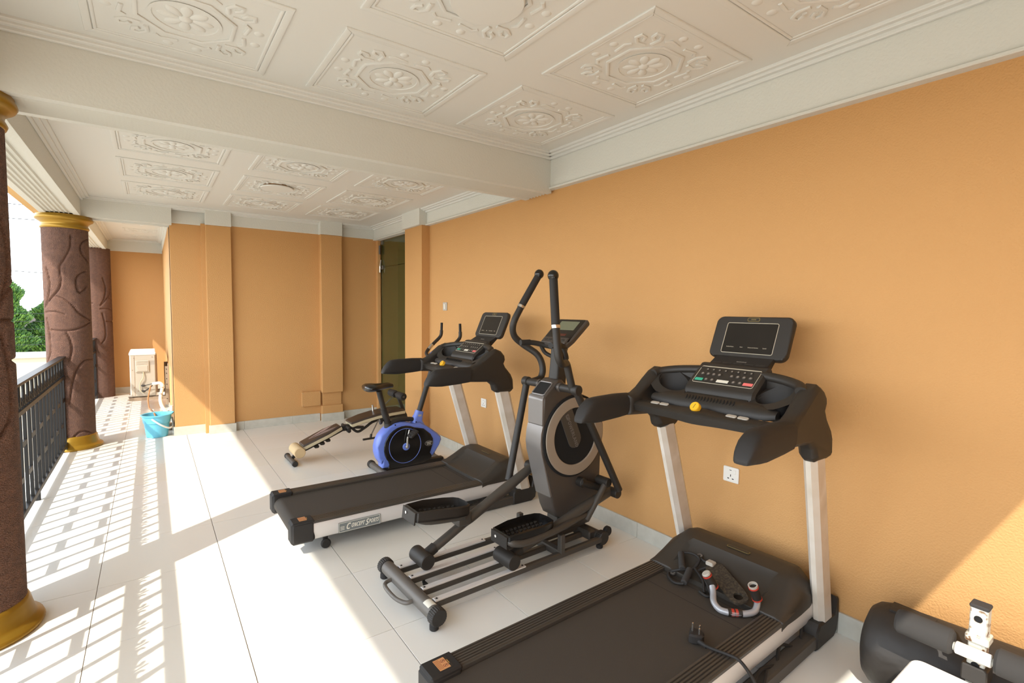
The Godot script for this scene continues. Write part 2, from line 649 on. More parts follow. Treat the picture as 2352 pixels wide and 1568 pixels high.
	b.span(Vector3(2.7, -0.1, -9.2), Vector3(5.2, 0.0, -5.2))
	b.span(Vector3(2.7, 2.62, -9.2), Vector3(5.2, 2.72, -5.2))
	b.span(Vector3(2.9, 0, -9.3), Vector3(5.2, 2.7, -9.2))
	b.span(Vector3(2.85, 0, -5.3), Vector3(5.2, 2.7, -5.2))
	b.span(Vector3(5.1, 0, -9.3), Vector3(5.2, 2.7, -5.2))
	b.span(Vector3(2.8, 0, -9.3), Vector3(2.9, 2.7, -7.1))
	b.span(Vector3(2.9, 1.5, -9.2), Vector3(5.1, 1.56, -9.17))
	tag(part("wall_inner", b, mats.inner_wall), "dim olive walls of the room seen through the glass door", "wall", "", "structure")

func skirt(parent: Node, a: Vector3, c: Vector3):
	var t := B.new()
	t.span(a, c, 0.0015)
	part("tile", t, mats.skirting, parent)

func build_ceiling():
	# flat plaster ceilings of the three bays, each with raised square panels
	var pm := panel_mesh()
	var rm := rosette_mesh()
	var bays := [
		["ceiling", Vector3(-0.6, 2.69, -3.2), Vector3(2.6, 2.78, 0.3), "ivory plaster ceiling of the near bay with raised square panels", [0.155, 1.07, 2.0], [-2.585, -1.71, -0.84], 0.71],
		["ceiling", Vector3(-0.6, 2.61, -6.9), Vector3(2.6, 2.78, -3.3), "ivory plaster ceiling of the far bay with raised square panels", [0.16, 1.02, 1.885], [-4.32, -5.215, -6.105], 0.68],
		["ceiling", Vector3(-0.6, 2.61, -10.9), Vector3(0.25, 2.78, -7.0), "ivory plaster ceiling strip above the air conditioner unit", [-0.08], [-7.8, -8.6, -9.4, -10.2], 0.42]]
	for y in bays:
		var c := solid(y[0], y[1], y[2], mats.ceiling, y[3], "ceiling")
		for x in y[4]:
			for z in y[5]:
				var xf := Transform3D(Basis.IDENTITY.scaled(Vector3.ONE * (y[6] / 0.7)), Vector3(x, y[1].y, z))
				var p := put("ceiling_panel", pm, mats.ceiling, c, xf)
				put("rosette", rm, mats.ceiling, p)
		# stepped cornice round the bay
		var x0: float = -0.55
		var x1: float = 2.55 if y[2].x > 1.0 else 0.2
		var z0: float = y[1].z + (0.13 if y[1].z > -4 else 0.035)
		var z1: float = y[2].z - (0.1 if y[2].z < -2 else 0.18)
		if y[2].x < 1.0:
			z1 = -7.1
		for s in [[0.075, 0.014], [0.05, 0.026], [0.022, 0.042]]:
			var m := B.new()
			m.span(Vector3(x0, y[1].y - s[1], z0), Vector3(x0 + s[0], y[1].y + 0.01, z1), 0.004)
			m.span(Vector3(x1 - s[0], y[1].y - s[1], z0), Vector3(x1, y[1].y + 0.01, z1), 0.004)
			m.span(Vector3(x0, y[1].y - s[1], z0), Vector3(x1, y[1].y + 0.01, z0 + s[0]), 0.004)
			m.span(Vector3(x0, y[1].y - s[1], z1 - s[0]), Vector3(x1, y[1].y + 0.01, z1), 0.004)
			part("cornice", m, mats.ceiling, c)
	# beams with fluted undersides
	beam("trim_4", Vector3(-0.62, 2.40, 0), Vector3(2.56, 2.85, 0), -3.40, -3.07, "broad white ceiling beam with a fluted underside crossing above the elliptical trainer")
	beam("trim_5", Vector3(-0.62, 2.40, 0), Vector3(0.22, 2.85, 0), -7.10, -6.83, "short white beam from the middle column to the orange pier")
	beam("trim_6", Vector3(-0.62, 2.40, 0), Vector3(2.62, 3.62, 0), 0.14, 0.47, "white beam closing the open front end of the veranda")
	var b := B.new()
	b.extr(flutes(-0.86, -0.55, 2.40, 3.62), -11.0, 0.47, Transform3D.IDENTITY)
	tag(part("trim_7", b, mats.white), "long white edge beam with a fluted underside resting on the columns", "beam", "", "structure")
	solid("trim_8", Vector3(-0.985, 2.46, -11.0), Vector3(-0.85, 2.62, 0.47), mats.cream, "yellow painted outer ledge along the edge beam above the columns", "ledge", 0.006)
	solid("roof", Vector3(-2.17, 3.62, -11.3), Vector3(2.85, 3.8, 0.47), mats.cream, "cream balcony slab overhanging the veranda edge beam", "roof", 0.01)

func flutes(a: float, c: float, y0: float, y1: float) -> PackedVector2Array:
	var p := PackedVector2Array([Vector2(a, y1), Vector2(a, y0)])
	var n := 6
	var m := 0.05
	var w := (c - a - 2 * m) / n
	for k in n:
		var s := a + m + w * k
		p.append(Vector2(s, y0))
		p.append(Vector2(s + w * 0.2, y0 + 0.013))
		p.append(Vector2(s + w * 0.8, y0 + 0.013))
	p.append(Vector2(c - m, y0))
	p.append(Vector2(c, y0))
	p.append(Vector2(c, y1))
	return p

func beam(called: String, a: Vector3, c: Vector3, z0: float, z1: float, label: String):
	var b := B.new()
	b.extr(flutes(z0, z1, a.y, c.y), a.x, c.x, FRONT)
	tag(part(called, b, mats.white), label, "beam", "", "structure")

func ribbon(b: B, pts: PackedVector2Array, w: float, h: float, closed_ := false):
	# a raised half-round strip along a plan path, hanging below the ceiling
	var path := []
	for p in pts:
		path.append(Vector3(p.x, -h * 0.2, p.y))
	b.tube(path, w / 2, 6, true, h / (w / 2) if true else 1.0, closed_)

func panel_mesh() -> ArrayMesh:
	var b := B.new()
	for f in [[0.35, 0.030, 0.0075], [0.318, 0.014, 0.0045]]:
		var r: float = f[0]
		var w: float = f[1]
		for k in 4:
			var t := Transform3D(Basis(Vector3.UP, k * PI / 2), Vector3.ZERO)
			b.extr(PackedVector2Array([Vector2(-r, r), Vector2(r, r), Vector2(r - w, r - w), Vector2(-r + w, r - w)]), 0.003, -f[2], t * PLAN, 0.003)
	var oct := PackedVector2Array()
	for k in 8:
		oct.append(Vector2.from_angle((k + 0.5) * PI / 4) * 0.185)
	ribbon(b, oct, 0.02, 0.007, true)
	for k in 4:
		var a := k * PI / 2
		for s in [-1, 1]:
			# ear-like scroll pairs on the diagonals and short bars on the sides
			var d := Transform2D(a + PI / 4, Vector2.ZERO)
			ribbon(b, PackedVector2Array([d * Vector2(0.205, 0.014 * s), d * Vector2(0.235, 0.05 * s), d * Vector2(0.275, 0.055 * s), d * Vector2(0.292, 0.032 * s), d * Vector2(0.27, 0.016 * s), d * Vector2(0.245, 0.022 * s)]), 0.02, 0.007)
			var e := Transform2D(a, Vector2.ZERO)
			ribbon(b, PackedVector2Array([e * Vector2(0.215, 0.02 * s), e * Vector2(0.225, 0.085 * s), e * Vector2(0.205, 0.105 * s)]), 0.018, 0.006)
			var q := e * Vector2(0.265, 0.055 * s)
			b.lathe([Vector2(0, 0.002), Vector2(0.022, 0.001), Vector2(0.016, -0.004), Vector2(0, -0.006)], Transform3D(Basis.IDENTITY, Vector3(q.x, 0, q.y)), 10)
	return b.mesh(60.0)

func rosette_mesh() -> ArrayMesh:
	var b := B.new()
	for k in 8:
		var t := Transform3D(Basis(Vector3.UP, k * PI / 4), Vector3.ZERO)
		var rings := []
		for s in [[0.022, 0.006, 0.006], [0.04, 0.016, 0.013], [0.065, 0.023, 0.016], [0.085, 0.020, 0.013], [0.10, 0.006, 0.003]]:
			var ring := PackedVector3Array()
			for j in 10:
				var an := TAU * j / 10
				ring.append(t * Vector3(s[0], -maxf(sin(an), -0.1) * s[2] * 0.6 + 0.001, cos(an) * s[1]))
			rings.append(ring)
		b.loft(rings)
	b.lathe([Vector2(0, 0.002), Vector2(0.026, 0.001), Vector2(0.02, -0.008), Vector2(0, -0.011)], Transform3D.IDENTITY, 14)
	b.hoop([Vector2(0.125, 0.002), Vector2(0.13, -0.004), Vector2(0.118, -0.004), Vector2(0.116, 0.002)], Transform3D.IDENTITY, 32)
	return b.mesh(60.0)

func build_columns():
	# carved vine lines in (angle as -1..1 across the seen face, height)
	var src := [
		[[350, 770], [347, 830], [312, 890], [287, 930], [295, 990], [280, 1040], [235, 1085], [208, 1125]],
		[[215, 930], [233, 1000], [225, 1070], [208, 1125]],
		[[445, 775], [412, 800], [408, 850], [447, 895]],
		[[432, 940], [385, 970], [380, 1020], [400, 1052], [436, 1020]],
		[[250, 1070], [300, 1080], [350, 1110], [400, 1160], [452, 1190]],
		[[240, 1237], [310, 1243], [390, 1232], [452, 1203]],
		[[208, 1150], [260, 1148], [310, 1160]],
		[[315, 1245], [342, 1290], [350, 1340], [335, 1395]],
		[[215, 1180], [228, 1260], [232, 1350], [215, 1400]],
		[[468, 1395], [420, 1397], [370, 1450], [345, 1540], [332, 1610]],
		[[455, 1775], [415, 1757], [375, 1765], [345, 1800], [360, 1840], [400, 1845], [425, 1820], [410, 1795], [388, 1800]]]
	var segs := []
	for line in src:
		var pts := []
		for p in line:
			var t: float = (p[1] - 740.0) / 830.0
			var cx: float = lerpf(318.0, 345.0, t)
			pts.append(Vector3(asin(clampf((p[0] - cx) / 130.0, -0.98, 0.98)) * 0.185, 2.25 - (p[1] - 740.0) * 0.002026, 0))
		var c := curve(pts, 3)
		for k in c.size() - 1:
			segs.append([Vector2(c[k].x, c[k].y), Vector2(c[k + 1].x, c[k + 1].y)])
	# the vine goes round: the same lines once more on the back, turned upside down
	var n := 110
	var rows := 240
	var y0 := 0.13
	var y1 := 2.29
	var depth := []
	for i in rows + 1:
		var row := PackedFloat32Array()
		row.resize(n)
		depth.append(row)
	var dy := (y1 - y0) / rows
	var dth := TAU / n
	for s in segs:
		for back in 2:
			var a: Vector2 = s[0]
			var c: Vector2 = s[1]
			if back:
				a = Vector2(a.x + PI * 0.185, 2.42 - a.y)
				c = Vector2(c.x + PI * 0.185, 2.42 - c.y)
			var lo := Vector2(minf(a.x, c.x), minf(a.y, c.y)) - Vector2(0.03, 0.03)
			var hi := Vector2(maxf(a.x, c.x), maxf(a.y, c.y)) + Vector2(0.03, 0.03)
			for i in range(maxi(0, int((lo.y - y0) / dy)), mini(rows, int((hi.y - y0) / dy) + 1) + 1):
				for j in range(int(floor(lo.x / 0.185 / dth)), int(ceil(hi.x / 0.185 / dth)) + 1):
					var p := Vector2(j * dth * 0.185, y0 + i * dy)
					var q := Geometry2D.get_closest_point_to_segment(p, a, c)
					var k := posmod(j, n)
					var g := exp(-pow(p.distance_to(q) / 0.0085, 2.0)) * 0.019
					if g > depth[i][k]:
						depth[i][k] = g
	var rings := []
	for i in rows + 1:
		var ring := PackedVector3Array()
		for j in n:
			var r: float = 0.185 - depth[i][j]
			var a := j * dth
			ring.append(Vector3(sin(a) * r, y0 + i * dy, cos(a) * r))
		rings.append(ring)
	var sh := B.new()
	sh.loft(rings)
	var shaft := sh.mesh(75.0)
	var cp := B.new()
	cp.lathe([Vector2(0.18, 2.262), Vector2(0.192, 2.266), Vector2(0.198, 2.28), Vector2(0.192, 2.295), Vector2(0.186, 2.305), Vector2(0.19, 2.325), Vector2(0.205, 2.338), Vector2(0.212, 2.345), Vector2(0.226, 2.352), Vector2(0.234, 2.366), Vector2(0.23, 2.38), Vector2(0.222, 2.388), Vector2(0.222, 2.401), Vector2(0.1, 2.403)], Transform3D.IDENTITY, 48)
	var bs := B.new()
	bs.lathe([Vector2(0.1, 0.0), Vector2(0.238, 0.0), Vector2(0.246, 0.015), Vector2(0.24, 0.03), Vector2(0.222, 0.04), Vector2(0.212, 0.055), Vector2(0.203, 0.09), Vector2(0.197, 0.12), Vector2(0.19, 0.135), Vector2(0.18, 0.14)], Transform3D.IDENTITY, 48)
	var capm := cp.mesh(50.0)
	var basem := bs.mesh(50.0)
	for e in [[-3.18, 2.2, "nearest brown carved column, its gold collars cut by the photo edge"], [-6.95, 0.1, "middle brown column carved with vine lines, gold collar top and bottom"], [-10.62, 1.5, "farthest brown carved column standing against the end wall"]]:
		var c := thing("column", e[2], "column", Vector3(-0.69, 0, e[0]), e[1], "carved columns along the balcony", "structure")
		if e[0] < -10.0:
			# the farthest one has no collars: the carved shaft runs from floor to beam
			put("shaft", shaft, mats.stone, c, Transform3D(Basis.IDENTITY.scaled(Vector3(1, 1.117, 1)), Vector3(0, -0.147, 0)))
			continue
		put("shaft", shaft, mats.stone, c)
		put("capital", capm, mats.gold, c)
		put("base", basem, mats.gold, c)

func build_railings():
	var sc := B.new()
	var pts := []
	for k in 13:
		var a := -4.6 + k * 0.3833
		var r := 0.011 + k * 0.0018
		pts.append(Vector3(0, 0.822 + sin(a) * r, 0.038 + cos(a) * r))
	for q in [[0.069, 0.848], [0.073, 0.88], [0.0735, 0.915], [0.068, 0.945], [0.055, 0.956]]:
		pts.append(Vector3(0, q[1], q[0]))
	sc.tube(pts, 0.0065, 6)
	var scroll := sc.mesh(60.0)
	for e in [[-6.76, -3.375, "black iron railing with scrolls between the nearest and middle columns"], [-10.43, -7.14, "black iron railing between the middle and farthest columns"], [-2.99, 0.36, "black iron railing in front of the nearest column"]]:
		var z0: float = e[0]
		var z1: float = e[1]
		var o := thing("railing", e[2], "railing", Vector3(-0.735, 0, z0), 0.0, "black iron railings between the columns")
		var len := z1 - z0
		bar(o, "top_rail", Vector3(-0.031, 0.955, 0), Vector3(0.031, 0.975, len), 0.003)
		bar(o, "middle_rail", Vector3(-0.018, 0.748, 0), Vector3(0.018, 0.782, len), 0.002)
		bar(o, "bottom_rail", Vector3(-0.018, 0.062, 0), Vector3(0.018, 0.098, len), 0.002)
		var n := int(round(len / 0.165))
		var s := len / n
		var bal := B.new()
		bal.span(Vector3(-0.010, 0.09, -0.0105), Vector3(0.010, 0.757, 0.0105), 0.0015)
		var bm := bal.mesh()
		var shortb := B.new()
		shortb.span(Vector3(-0.009, 0.775, -0.006), Vector3(0.009, 0.957, 0.006), 0.0015)
		var shm := shortb.mesh()
		for k in n + 1:
			put("baluster", bm, mats.iron, o, Transform3D(Basis.IDENTITY, Vector3(0, 0, k * s)))
			put("upper_baluster", shm, mats.iron, o, Transform3D(Basis.IDENTITY, Vector3(0, 0, k * s)))
			if k < n:
				var y := 0.535 if k % 2 == 0 else 0.305
				bar(o, "cross_bar", Vector3(-0.009, y - 0.019, k * s + 0.006), Vector3(0.009, y + 0.019, (k + 1) * s - 0.006), 0.0015)
				for q in [1.0, -1.0]:
					put("scroll", scroll, mats.iron, o, Transform3D(Basis.IDENTITY.scaled(Vector3(1.5, 1, q)), Vector3(0, 0, (k + 0.5) * s)))
				bar(o, "centre_bar", Vector3(-0.007, 0.78, (k + 0.5) * s - 0.004), Vector3(0.007, 0.855, (k + 0.5) * s + 0.004), 0.0015)
		for z in ([len - 0.02, len - 1.80, 0.03] if len > 3.3 else [0.03, len - 0.02]):
			bar(o, "foot", Vector3(-0.016, 0.0, z - 0.016), Vector3(0.016, 0.07, z + 0.016), 0.002)

func bar(parent: Node, called: String, a: Vector3, c: Vector3, bev := 0.002) -> MeshInstance3D:
	var b := B.new()
	b.span(a, c, bev)
	return part(called, b, mats.iron, parent)

func build_outside():
	solid("ground", Vector3(-60, -1.0, -60), Vector3(40, -0.6, 30), mats.ground, "pale paved yard beyond the railing", "ground")
	var w := thing("boundary_wall", "low cream boundary wall with a white coping beyond the yard", "wall", Vector3(0, 0, -15.1))
	var b := B.new()
	b.span(Vector3(-14, -0.7, -0.12), Vector3(0.5, 0.34, 0.12))
	part("wall_body", b, mats.yard_wall, w)
	b = B.new()
	b.span(Vector3(-14, 0.338, -0.18), Vector3(0.5, 0.45, 0.18), 0.012)
	part("coping", b, mats.coping, w)
	# wire strands above the coping
	for k in 5:
		b = B.new()
		b.tube([Vector3(-14, 0.62 + k * 0.17, 0), Vector3(0.5, 0.62 + k * 0.17, 0)], 0.004, 5)
		part("wire", b, mats.iron, w)
	for x in [-12.0, -8.0, -4.6, -0.9]:
		b = B.new()
		b.span(Vector3(x - 0.02, 0.44, -0.02), Vector3(x + 0.02, 1.36, 0.02), 0.003)
		part("wire_post", b, mats.iron, w)
	for e in [[Vector3(-3.72, -0.6, -22.3), 2.95, 0.75, "tall dark green cypress tree behind the boundary wall, the higher of the two"], [Vector3(-2.75, -0.6, -23.0), 2.3, 0.75, "shorter rounded green tree beside the tall cypress behind the boundary wall"], [Vector3(-5.6, -0.6, -23.5), 2.2, 0.9, "green tree behind the wall, mostly hidden by the nearest column"]]:
		tree(e[0], e[1], e[2], e[3])
	var k := 0
	for e in [[3.9, 4.05, "upper overhead cable crossing the pale sky"], [3.55, 3.75, "lower overhead cable just under the upper one in the sky"], [2.35, 2.05, "single low overhead cable sagging above the trees"]]:
		b = B.new()
		b.tube(curve([Vector3(-14, e[0] + 0.25, -17), Vector3(-4, e[0], -17.0), Vector3(3, e[1], -17)], 6), 0.009, 5)
		tag(part("cable", b, mats.iron), e[2], "cable", "overhead cables")
		k += 1

func tree(at: Vector3, h: float, r: float, label: String):
	var t := thing("tree", label, "tree", at, 0.0, "trees beyond the wall")
	var b := B.new()
	b.tube([Vector3(0, 0, 0), Vector3(0.02, h * 0.5, 0), Vector3(0, h * 0.9, 0)], [0.09, 0.06, 0.02], 7)
	part("trunk", b, mats.bark, t)
	var leaf := B.new()
	var rings := []
	for s in [[0.0, 0.012], [0.05, 0.045], [0.11, 0.05], [0.17, 0.03], [0.21, 0.004]]:
		var ring := PackedVector3Array()
		for j in 5:
			var a := TAU * j / 5
			ring.append(Vector3(cos(a) * s[1], s[0], sin(a) * s[1] * 0.6))
		rings.append(ring)
	leaf.loft(rings)
	var lm := leaf.mesh(70.0)
	for tone in 2:
		var mm := MultiMesh.new()
		mm.transform_format = MultiMesh.TRANSFORM_3D
		mm.mesh = lm
		mm.instance_count = 5000
		for i in 5000:
			var y := pow(rng.randf(), 0.8)
			var rr := r * sqrt(maxf(0.02, 1.0 - pow(y, 1.7))) * (0.75 + 0.25 * sin(y * 21.0 + at.x))
			var a := rng.randf() * TAU
			rr *= 0.55 + 0.45 * sqrt(rng.randf()) + 0.12 * sin(a * 5.0 + y * 9.0)
			var p := Vector3(cos(a) * rr, 0.25 + y * (h - 0.35), sin(a) * rr)
			var d := Vector3(cos(a) * 0.8, 0.9, sin(a) * 0.8).normalized()
			var q := Basis(Quaternion(Vector3.UP, d)) * Basis(Vector3.UP, rng.randf() * TAU)
			mm.set_instance_transform(i, Transform3D(q.scaled(Vector3.ONE * rng.randf_range(0.3, 0.7)), p))
		var mi := MultiMeshInstance3D.new()
		mi.name = "foliage" if tone == 0 else "foliage_001"
		mi.multimesh = mm
		mi.material_override = mats.leaf if tone == 0 else mats.leaf_light
		mi.set_meta("kind", "stuff")
		t.add_child(mi, true)

func build_fixtures():
	for e in [[Vector3(1.09, 2.69, -1.71), 0.145, "round ceiling light at the top edge of the near bay"], [Vector3(0.99, 2.61, -5.15), 0.14, "round flush ceiling light in the far bay, gapped at its rim"], [Vector3(0.04, 2.61, -8.65), 0.12, "small round ceiling light above the air conditioner end of the veranda"]]:
		var l := thing("ceiling_light", e[2], "ceiling light", e[0], 0.0, "round ceiling lights")
		var r: float = e[1]
		var b := B.new()
		b.lathe([Vector2(0, 0.0), Vector2(r * 0.9, 0.0), Vector2(r * 0.9, -0.014), Vector2(0, -0.014)], Transform3D.IDENTITY, 36)
		part("recess", b, mats.hose, l)
		b = B.new()
		b.lathe([Vector2(0, -0.012), Vector2(r, -0.013), Vector2(r * 1.01, -0.018), Vector2(r * 0.98, -0.024), Vector2(0, -0.026)], Transform3D(Basis(Vector3(0, 0, 1), 0.012), Vector3.ZERO), 40)
		part("diffuser", b, mats.ceiling, l)
	for e in [[Vector3(XW, 0.5985, -1.516), 1.0, "white wall socket with a switch between the uprights of the near treadmill"], [Vector3(XW, 0.598, -4.062), 1.0, "white wall socket seen between the uprights of the far treadmill"]]:
		var s := thing("wall_socket", e[2], "socket", e[0], 0.0, "white sockets on the orange wall")
		var b := B.new()
		b.extr(rrect(0.09, 0.084, 0.006), 0.0, -0.009, FRONT, 0.002)
		part("plate", b, mats.plastic_white, s)
		b = B.new()
		b.extr(rrect(0.015, 0.022, 0.003), -0.008, -0.013, Transform3D(Basis.IDENTITY, Vector3(0, 0.018, 0.022)) * FRONT, 0.0015)
		part("rocker", b, mats.plastic_white, s)
		b = B.new()
		for h in [[-0.001, -0.005, 0.004, 0.012], [-0.014, -0.022, 0.010, 0.005], [0.013, -0.022, 0.010, 0.005], [-0.002, 0.025, 0.012, 0.003]]:
			b.box(Vector3(-0.0092, h[1], h[0]), Vector3(0.001, h[3], h[2]))
		part("socket_hole", b, mats.void, s)
	var w := thing("light_switch", "small grey switch plate high on the orange wall beside the far treadmill", "switch", Vector3(XW, 1.523, -4.853))
	var b2 := B.new()
	b2.extr(rrect(0.088, 0.088, 0.006), 0.0, -0.009, FRONT, 0.002)
	part("plate", b2, mats.grey, w)
	b2 = B.new()
	b2.extr(rrect(0.03, 0.055, 0.004), -0.008, -0.014, Transform3D(Basis(Vector3(0, 0, 1), 0.06), Vector3.ZERO) * FRONT, 0.0015)
	part("rocker", b2, mats.paper, w)
	var j := thing("junction_box", "square orange painted cover plate low on the far wall by the stepped pier", "cover plate", Vector3(1.684, 0.305, ZF))
	b2 = B.new()
	b2.extr(rrect(0.235, 0.19, 0.006), 0.0, 0.04, Transform3D.IDENTITY, 0.003)
	part("cover", b2, mats.wall, j)
	for q in [[-0.105, 0.082], [0.105, 0.082], [-0.105, -0.082], [0.105, -0.082]]:
		b2 = B.new()
		b2.cyl(Vector3(q[0], q[1], 0.039), Vector3(q[0], q[1], 0.0415), 0.0045, 8)
		part("screw", b2, mats.bracket, j)

# ------------------------------------------------------------------ treadmills (local x runs from the tail to the front, z to the user's right)
func build_treadmills():
	var t := thing("treadmill", "near black treadmill with pale posts, resistance handles and a plug lying on its belt", "treadmill", Vector3(0.762, 0, -1.267), 0.031, "treadmills facing the orange wall")
	# running deck
	var b := B.new()
	b.span(Vector3(0.08, 0.085, -0.285), Vector3(1.62, 0.165, 0.285), 0.006)
	part("deck_frame", b, mats.void, t)
	b = B.new()
	var prof := PackedVector2Array()
	for k in 9:
		var a := PI / 2 + PI * k / 8
		prof.append(Vector2(0.05 + cos(a) * 0.048, 0.145 + sin(a) * 0.048))
	prof.append(Vector2(1.40, 0.097))
	prof.append(Vector2(1.40, 0.193))
	b.extr(prof, -0.24, 0.24)
	part("belt", b, mats.belt, t)
	for u in [1.17, 1.285]:
		b = B.new()
		b.span(Vector3(u, 0.1928, -0.236), Vector3(u + 0.0015, 0.1936, 0.236))
		part("belt_seam", b, mats.void, t)
	for s in [1, -1]:
		# silver side channel
		b = B.new()
		b.extr(pl([0.28 * s, 0.086, 0.30 * s, 0.086, 0.318 * s, 0.10, 0.330 * s, 0.145, 0.330 * s, 0.19, 0.322 * s, 0.205, 0.295 * s, 0.205]), 0.12, 1.64, FRONT)
		part("side_panel", b, mats.silver, t)
		# ribbed foot rail
		b = B.new()
		var p := PackedVector2Array([Vector2(0.243 * s, 0.186), Vector2(0.243 * s, 0.206)])
		for k in 6:
			var z := 0.248 + k * 0.0135
			for q in [[0.0, 0.208], [0.002, 0.213], [0.0085, 0.213], [0.0105, 0.208]]:
				p.append(Vector2((z + q[0]) * s, q[1]))
		p.append(Vector2(0.331 * s, 0.206))
		p.append(Vector2(0.332 * s, 0.196))
		b.extr(p, 0.115, 1.34, FRONT)
		part("foot_rail", b, mats.rib, t)
		# rear end cap with its printed warning label
		b = B.new()
		b.box(Vector3(0.06, 0.151, 0.284 * s), Vector3(0.136, 0.132, 0.104), 0.014)
		b.box(Vector3(0.062, 0.209, 0.284 * s), Vector3(0.126, 0.02, 0.098), 0.006)
		var cap := part("end_cap", b, mats.black_soft, t)
		print_quad(cap, "warning_label", Vector3(0.068, 0.2195, 0.283 * s), Vector3(0, 0, 0.03), Vector3(0.026, 0, 0), mats.warning)
		# transport wheel under the tail
		b = B.new()
		b.cyl(Vector3(0.205, 0.03, 0.262 * s), Vector3(0.205, 0.03, 0.285 * s), 0.03, 18, 0.006)
		b.box(Vector3(0.205, 0.06, 0.262 * s), Vector3(0.03, 0.06, 0.012), 0.003)
		part("wheel", b, mats.black_soft, t)
		# base bracket round the foot of the post
		b = B.new()
		b.extr(pl([1.575, 0.003, 1.755, 0.0, 1.792, 0.022, 1.806, 0.10, 1.800, 0.175, 1.772, 0.185, 1.752, 0.112, 1.60, 0.116, 1.575, 0.088]), 0.296 * s, 0.372 * s, SIDE, 0.008)
		part("foot", b, mats.black, t)
		# floor rail running back from the bracket
		b = B.new()
		b.span(Vector3(0.98, 0.006, 0.308 * s), Vector3(1.585, 0.068, 0.366 * s), 0.008)
		part("base_rail", b, mats.steel_dark, t)
		# leaning post
		b = B.new()
		var rings := []
		for e in [[1.690, 0.10, 0.342], [1.458, 0.90, 0.366]]:
			var ring := PackedVector3Array()
			for q in [[-0.056, -0.010], [-0.034, -0.028], [0.034, -0.028], [0.052, -0.018], [0.052, 0.018], [0.034, 0.028], [-0.034, 0.028], [-0.056, 0.010]]:
				ring.append(Vector3(e[0] + q[0], e[1] + q[0] * 0.25, e[2] * s + q[1]))
			rings.append(ring)
		b.loft(rings)
		part("post", b, mats.post, t, 25.0)
	# cables under the deck edge
	b = B.new()
	b.tube(curve([Vector3(1.02, 0.10, 0.36), Vector3(1.15, 0.085, 0.33), Vector3(1.27, 0.06, 0.335), Vector3(1.36, 0.09, 0.31), Vector3(1.48, 0.05, 0.335), Vector3(1.58, 0.12, 0.30)], 5), 0.007, 7)
	part("cable", b, mats.black_soft, t)
	# motor cover: a low hump with a sunken middle
	b = B.new()
	var rings2 := []
	for e in [[1.318, 0.333, 0.206, 0.216, 0.325, 0.0], [1.322, 0.334, 0.21, 0.222, 0.318, 0.006], [1.36, 0.336, 0.214, 0.236, 0.31, 0.014], [1.42, 0.338, 0.225, 0.268, 0.30, 0.018], [1.478, 0.338, 0.235, 0.305, 0.288, 0.016], [1.505, 0.337, 0.24, 0.322, 0.283, 0.0], [1.575, 0.334, 0.24, 0.335, 0.275, 0.0], [1.63, 0.325, 0.225, 0.330, 0.262, 0.0], [1.668, 0.31, 0.20, 0.300, 0.25, 0.0], [1.688, 0.295, 0.17, 0.24, 0.245, 0.0], [1.692, 0.29, 0.12, 0.16, 0.245, 0.0]]:
		var hw: float = e[1]
		var tw: float = e[4]
		var top: float = e[3]
		var ring := PackedVector3Array()
		for q in [[-hw, minf(0.19, top - 0.04)], [-hw, e[2]], [-hw + 0.012, e[2] + (top - e[2]) * 0.5], [-tw, top - 0.003], [-tw + 0.02, top], [-0.225, top], [-0.205, top - e[5]], [0.205, top - e[5]], [0.225, top], [tw - 0.02, top], [tw, top - 0.003], [hw - 0.012, e[2] + (top - e[2]) * 0.5], [hw, e[2]], [hw, minf(0.19, top - 0.04)]]:
			ring.append(Vector3(e[0], q[1], q[0]))
		rings2.append(ring)
	b.loft(rings2)
	var mc := part("motor_cover", b, mats.cover, t, 38.0)
	b = B.new()
	b.extr(rrect(0.115, 0.022, 0.008), 0.0, 0.002, Transform3D(Basis(Vector3(0, 0, 1), Vector3(1, 0.08, 0).normalized(), Vector3(-0.08, 1, 0).normalized()), Vector3(1.555, 0.3325, 0.01)))
	var bd := part("badge", b, mats.badge, mc)
	b = B.new()
	b.extr(rrect(0.106, 0.015, 0.006), 0.0, 0.003, Transform3D(Basis(Vector3(0, 0, 1), Vector3(1, 0.08, 0).normalized(), Vector3(-0.08, 1, 0).normalized()), Vector3(1.555, 0.3325, 0.01)))
	part("badge_face", b, mats.cover, mc)
	# printed plate and lettering on the right side channel
	b = B.new()
	b.extr(moved(rrect(0.27, 0.064, 0.003), Vector2(0.40, 0.131)), 0.3335, 0.3345, SIDE)
	part("nameplate", b, mat("plate_grey", Color(0.44, 0.455, 0.45), 0.5), t)
	b = B.new()
	for q in [[-0.131, 0, 0.002, 0.058], [0.131, 0, 0.002, 0.058], [0, 0.028, 0.262, 0.002], [0, -0.028, 0.262, 0.002], [-0.111, 0.004, 0.026, 0.003], [-0.111, -0.005, 0.026, 0.003], [-0.111, -0.014, 0.026, 0.003]]:
		b.box(Vector3(0.40 + q[0], 0.131 + q[1], 0.335), Vector3(q[2], q[3], 0.0012))
	part("nameplate_lines", b, mats.paper, t)
	var slant := Basis(Vector3(1, 0, 0), Vector3(0.25, 1, 0), Vector3(0, 0, 1))
	text(t, "lettering", "C", 0.052, Transform3D(slant.scaled_local(Vector3(0.8, 1, 1)), Vector3(0.327, 0.131, 0.335)), mats.paper, "Droid Sans", 0.0015, true)
	text(t, "lettering", "ONCEPT", 0.036, Transform3D(slant.scaled_local(Vector3(0.60, 1, 1)), Vector3(0.388, 0.132, 0.335)), mats.paper, "Droid Sans", 0.0015, true)
	text(t, "lettering", "S", 0.052, Transform3D(slant.scaled_local(Vector3(0.75, 1, 1)), Vector3(0.448, 0.131, 0.335)), mats.paper, "Droid Sans", 0.0015, true)
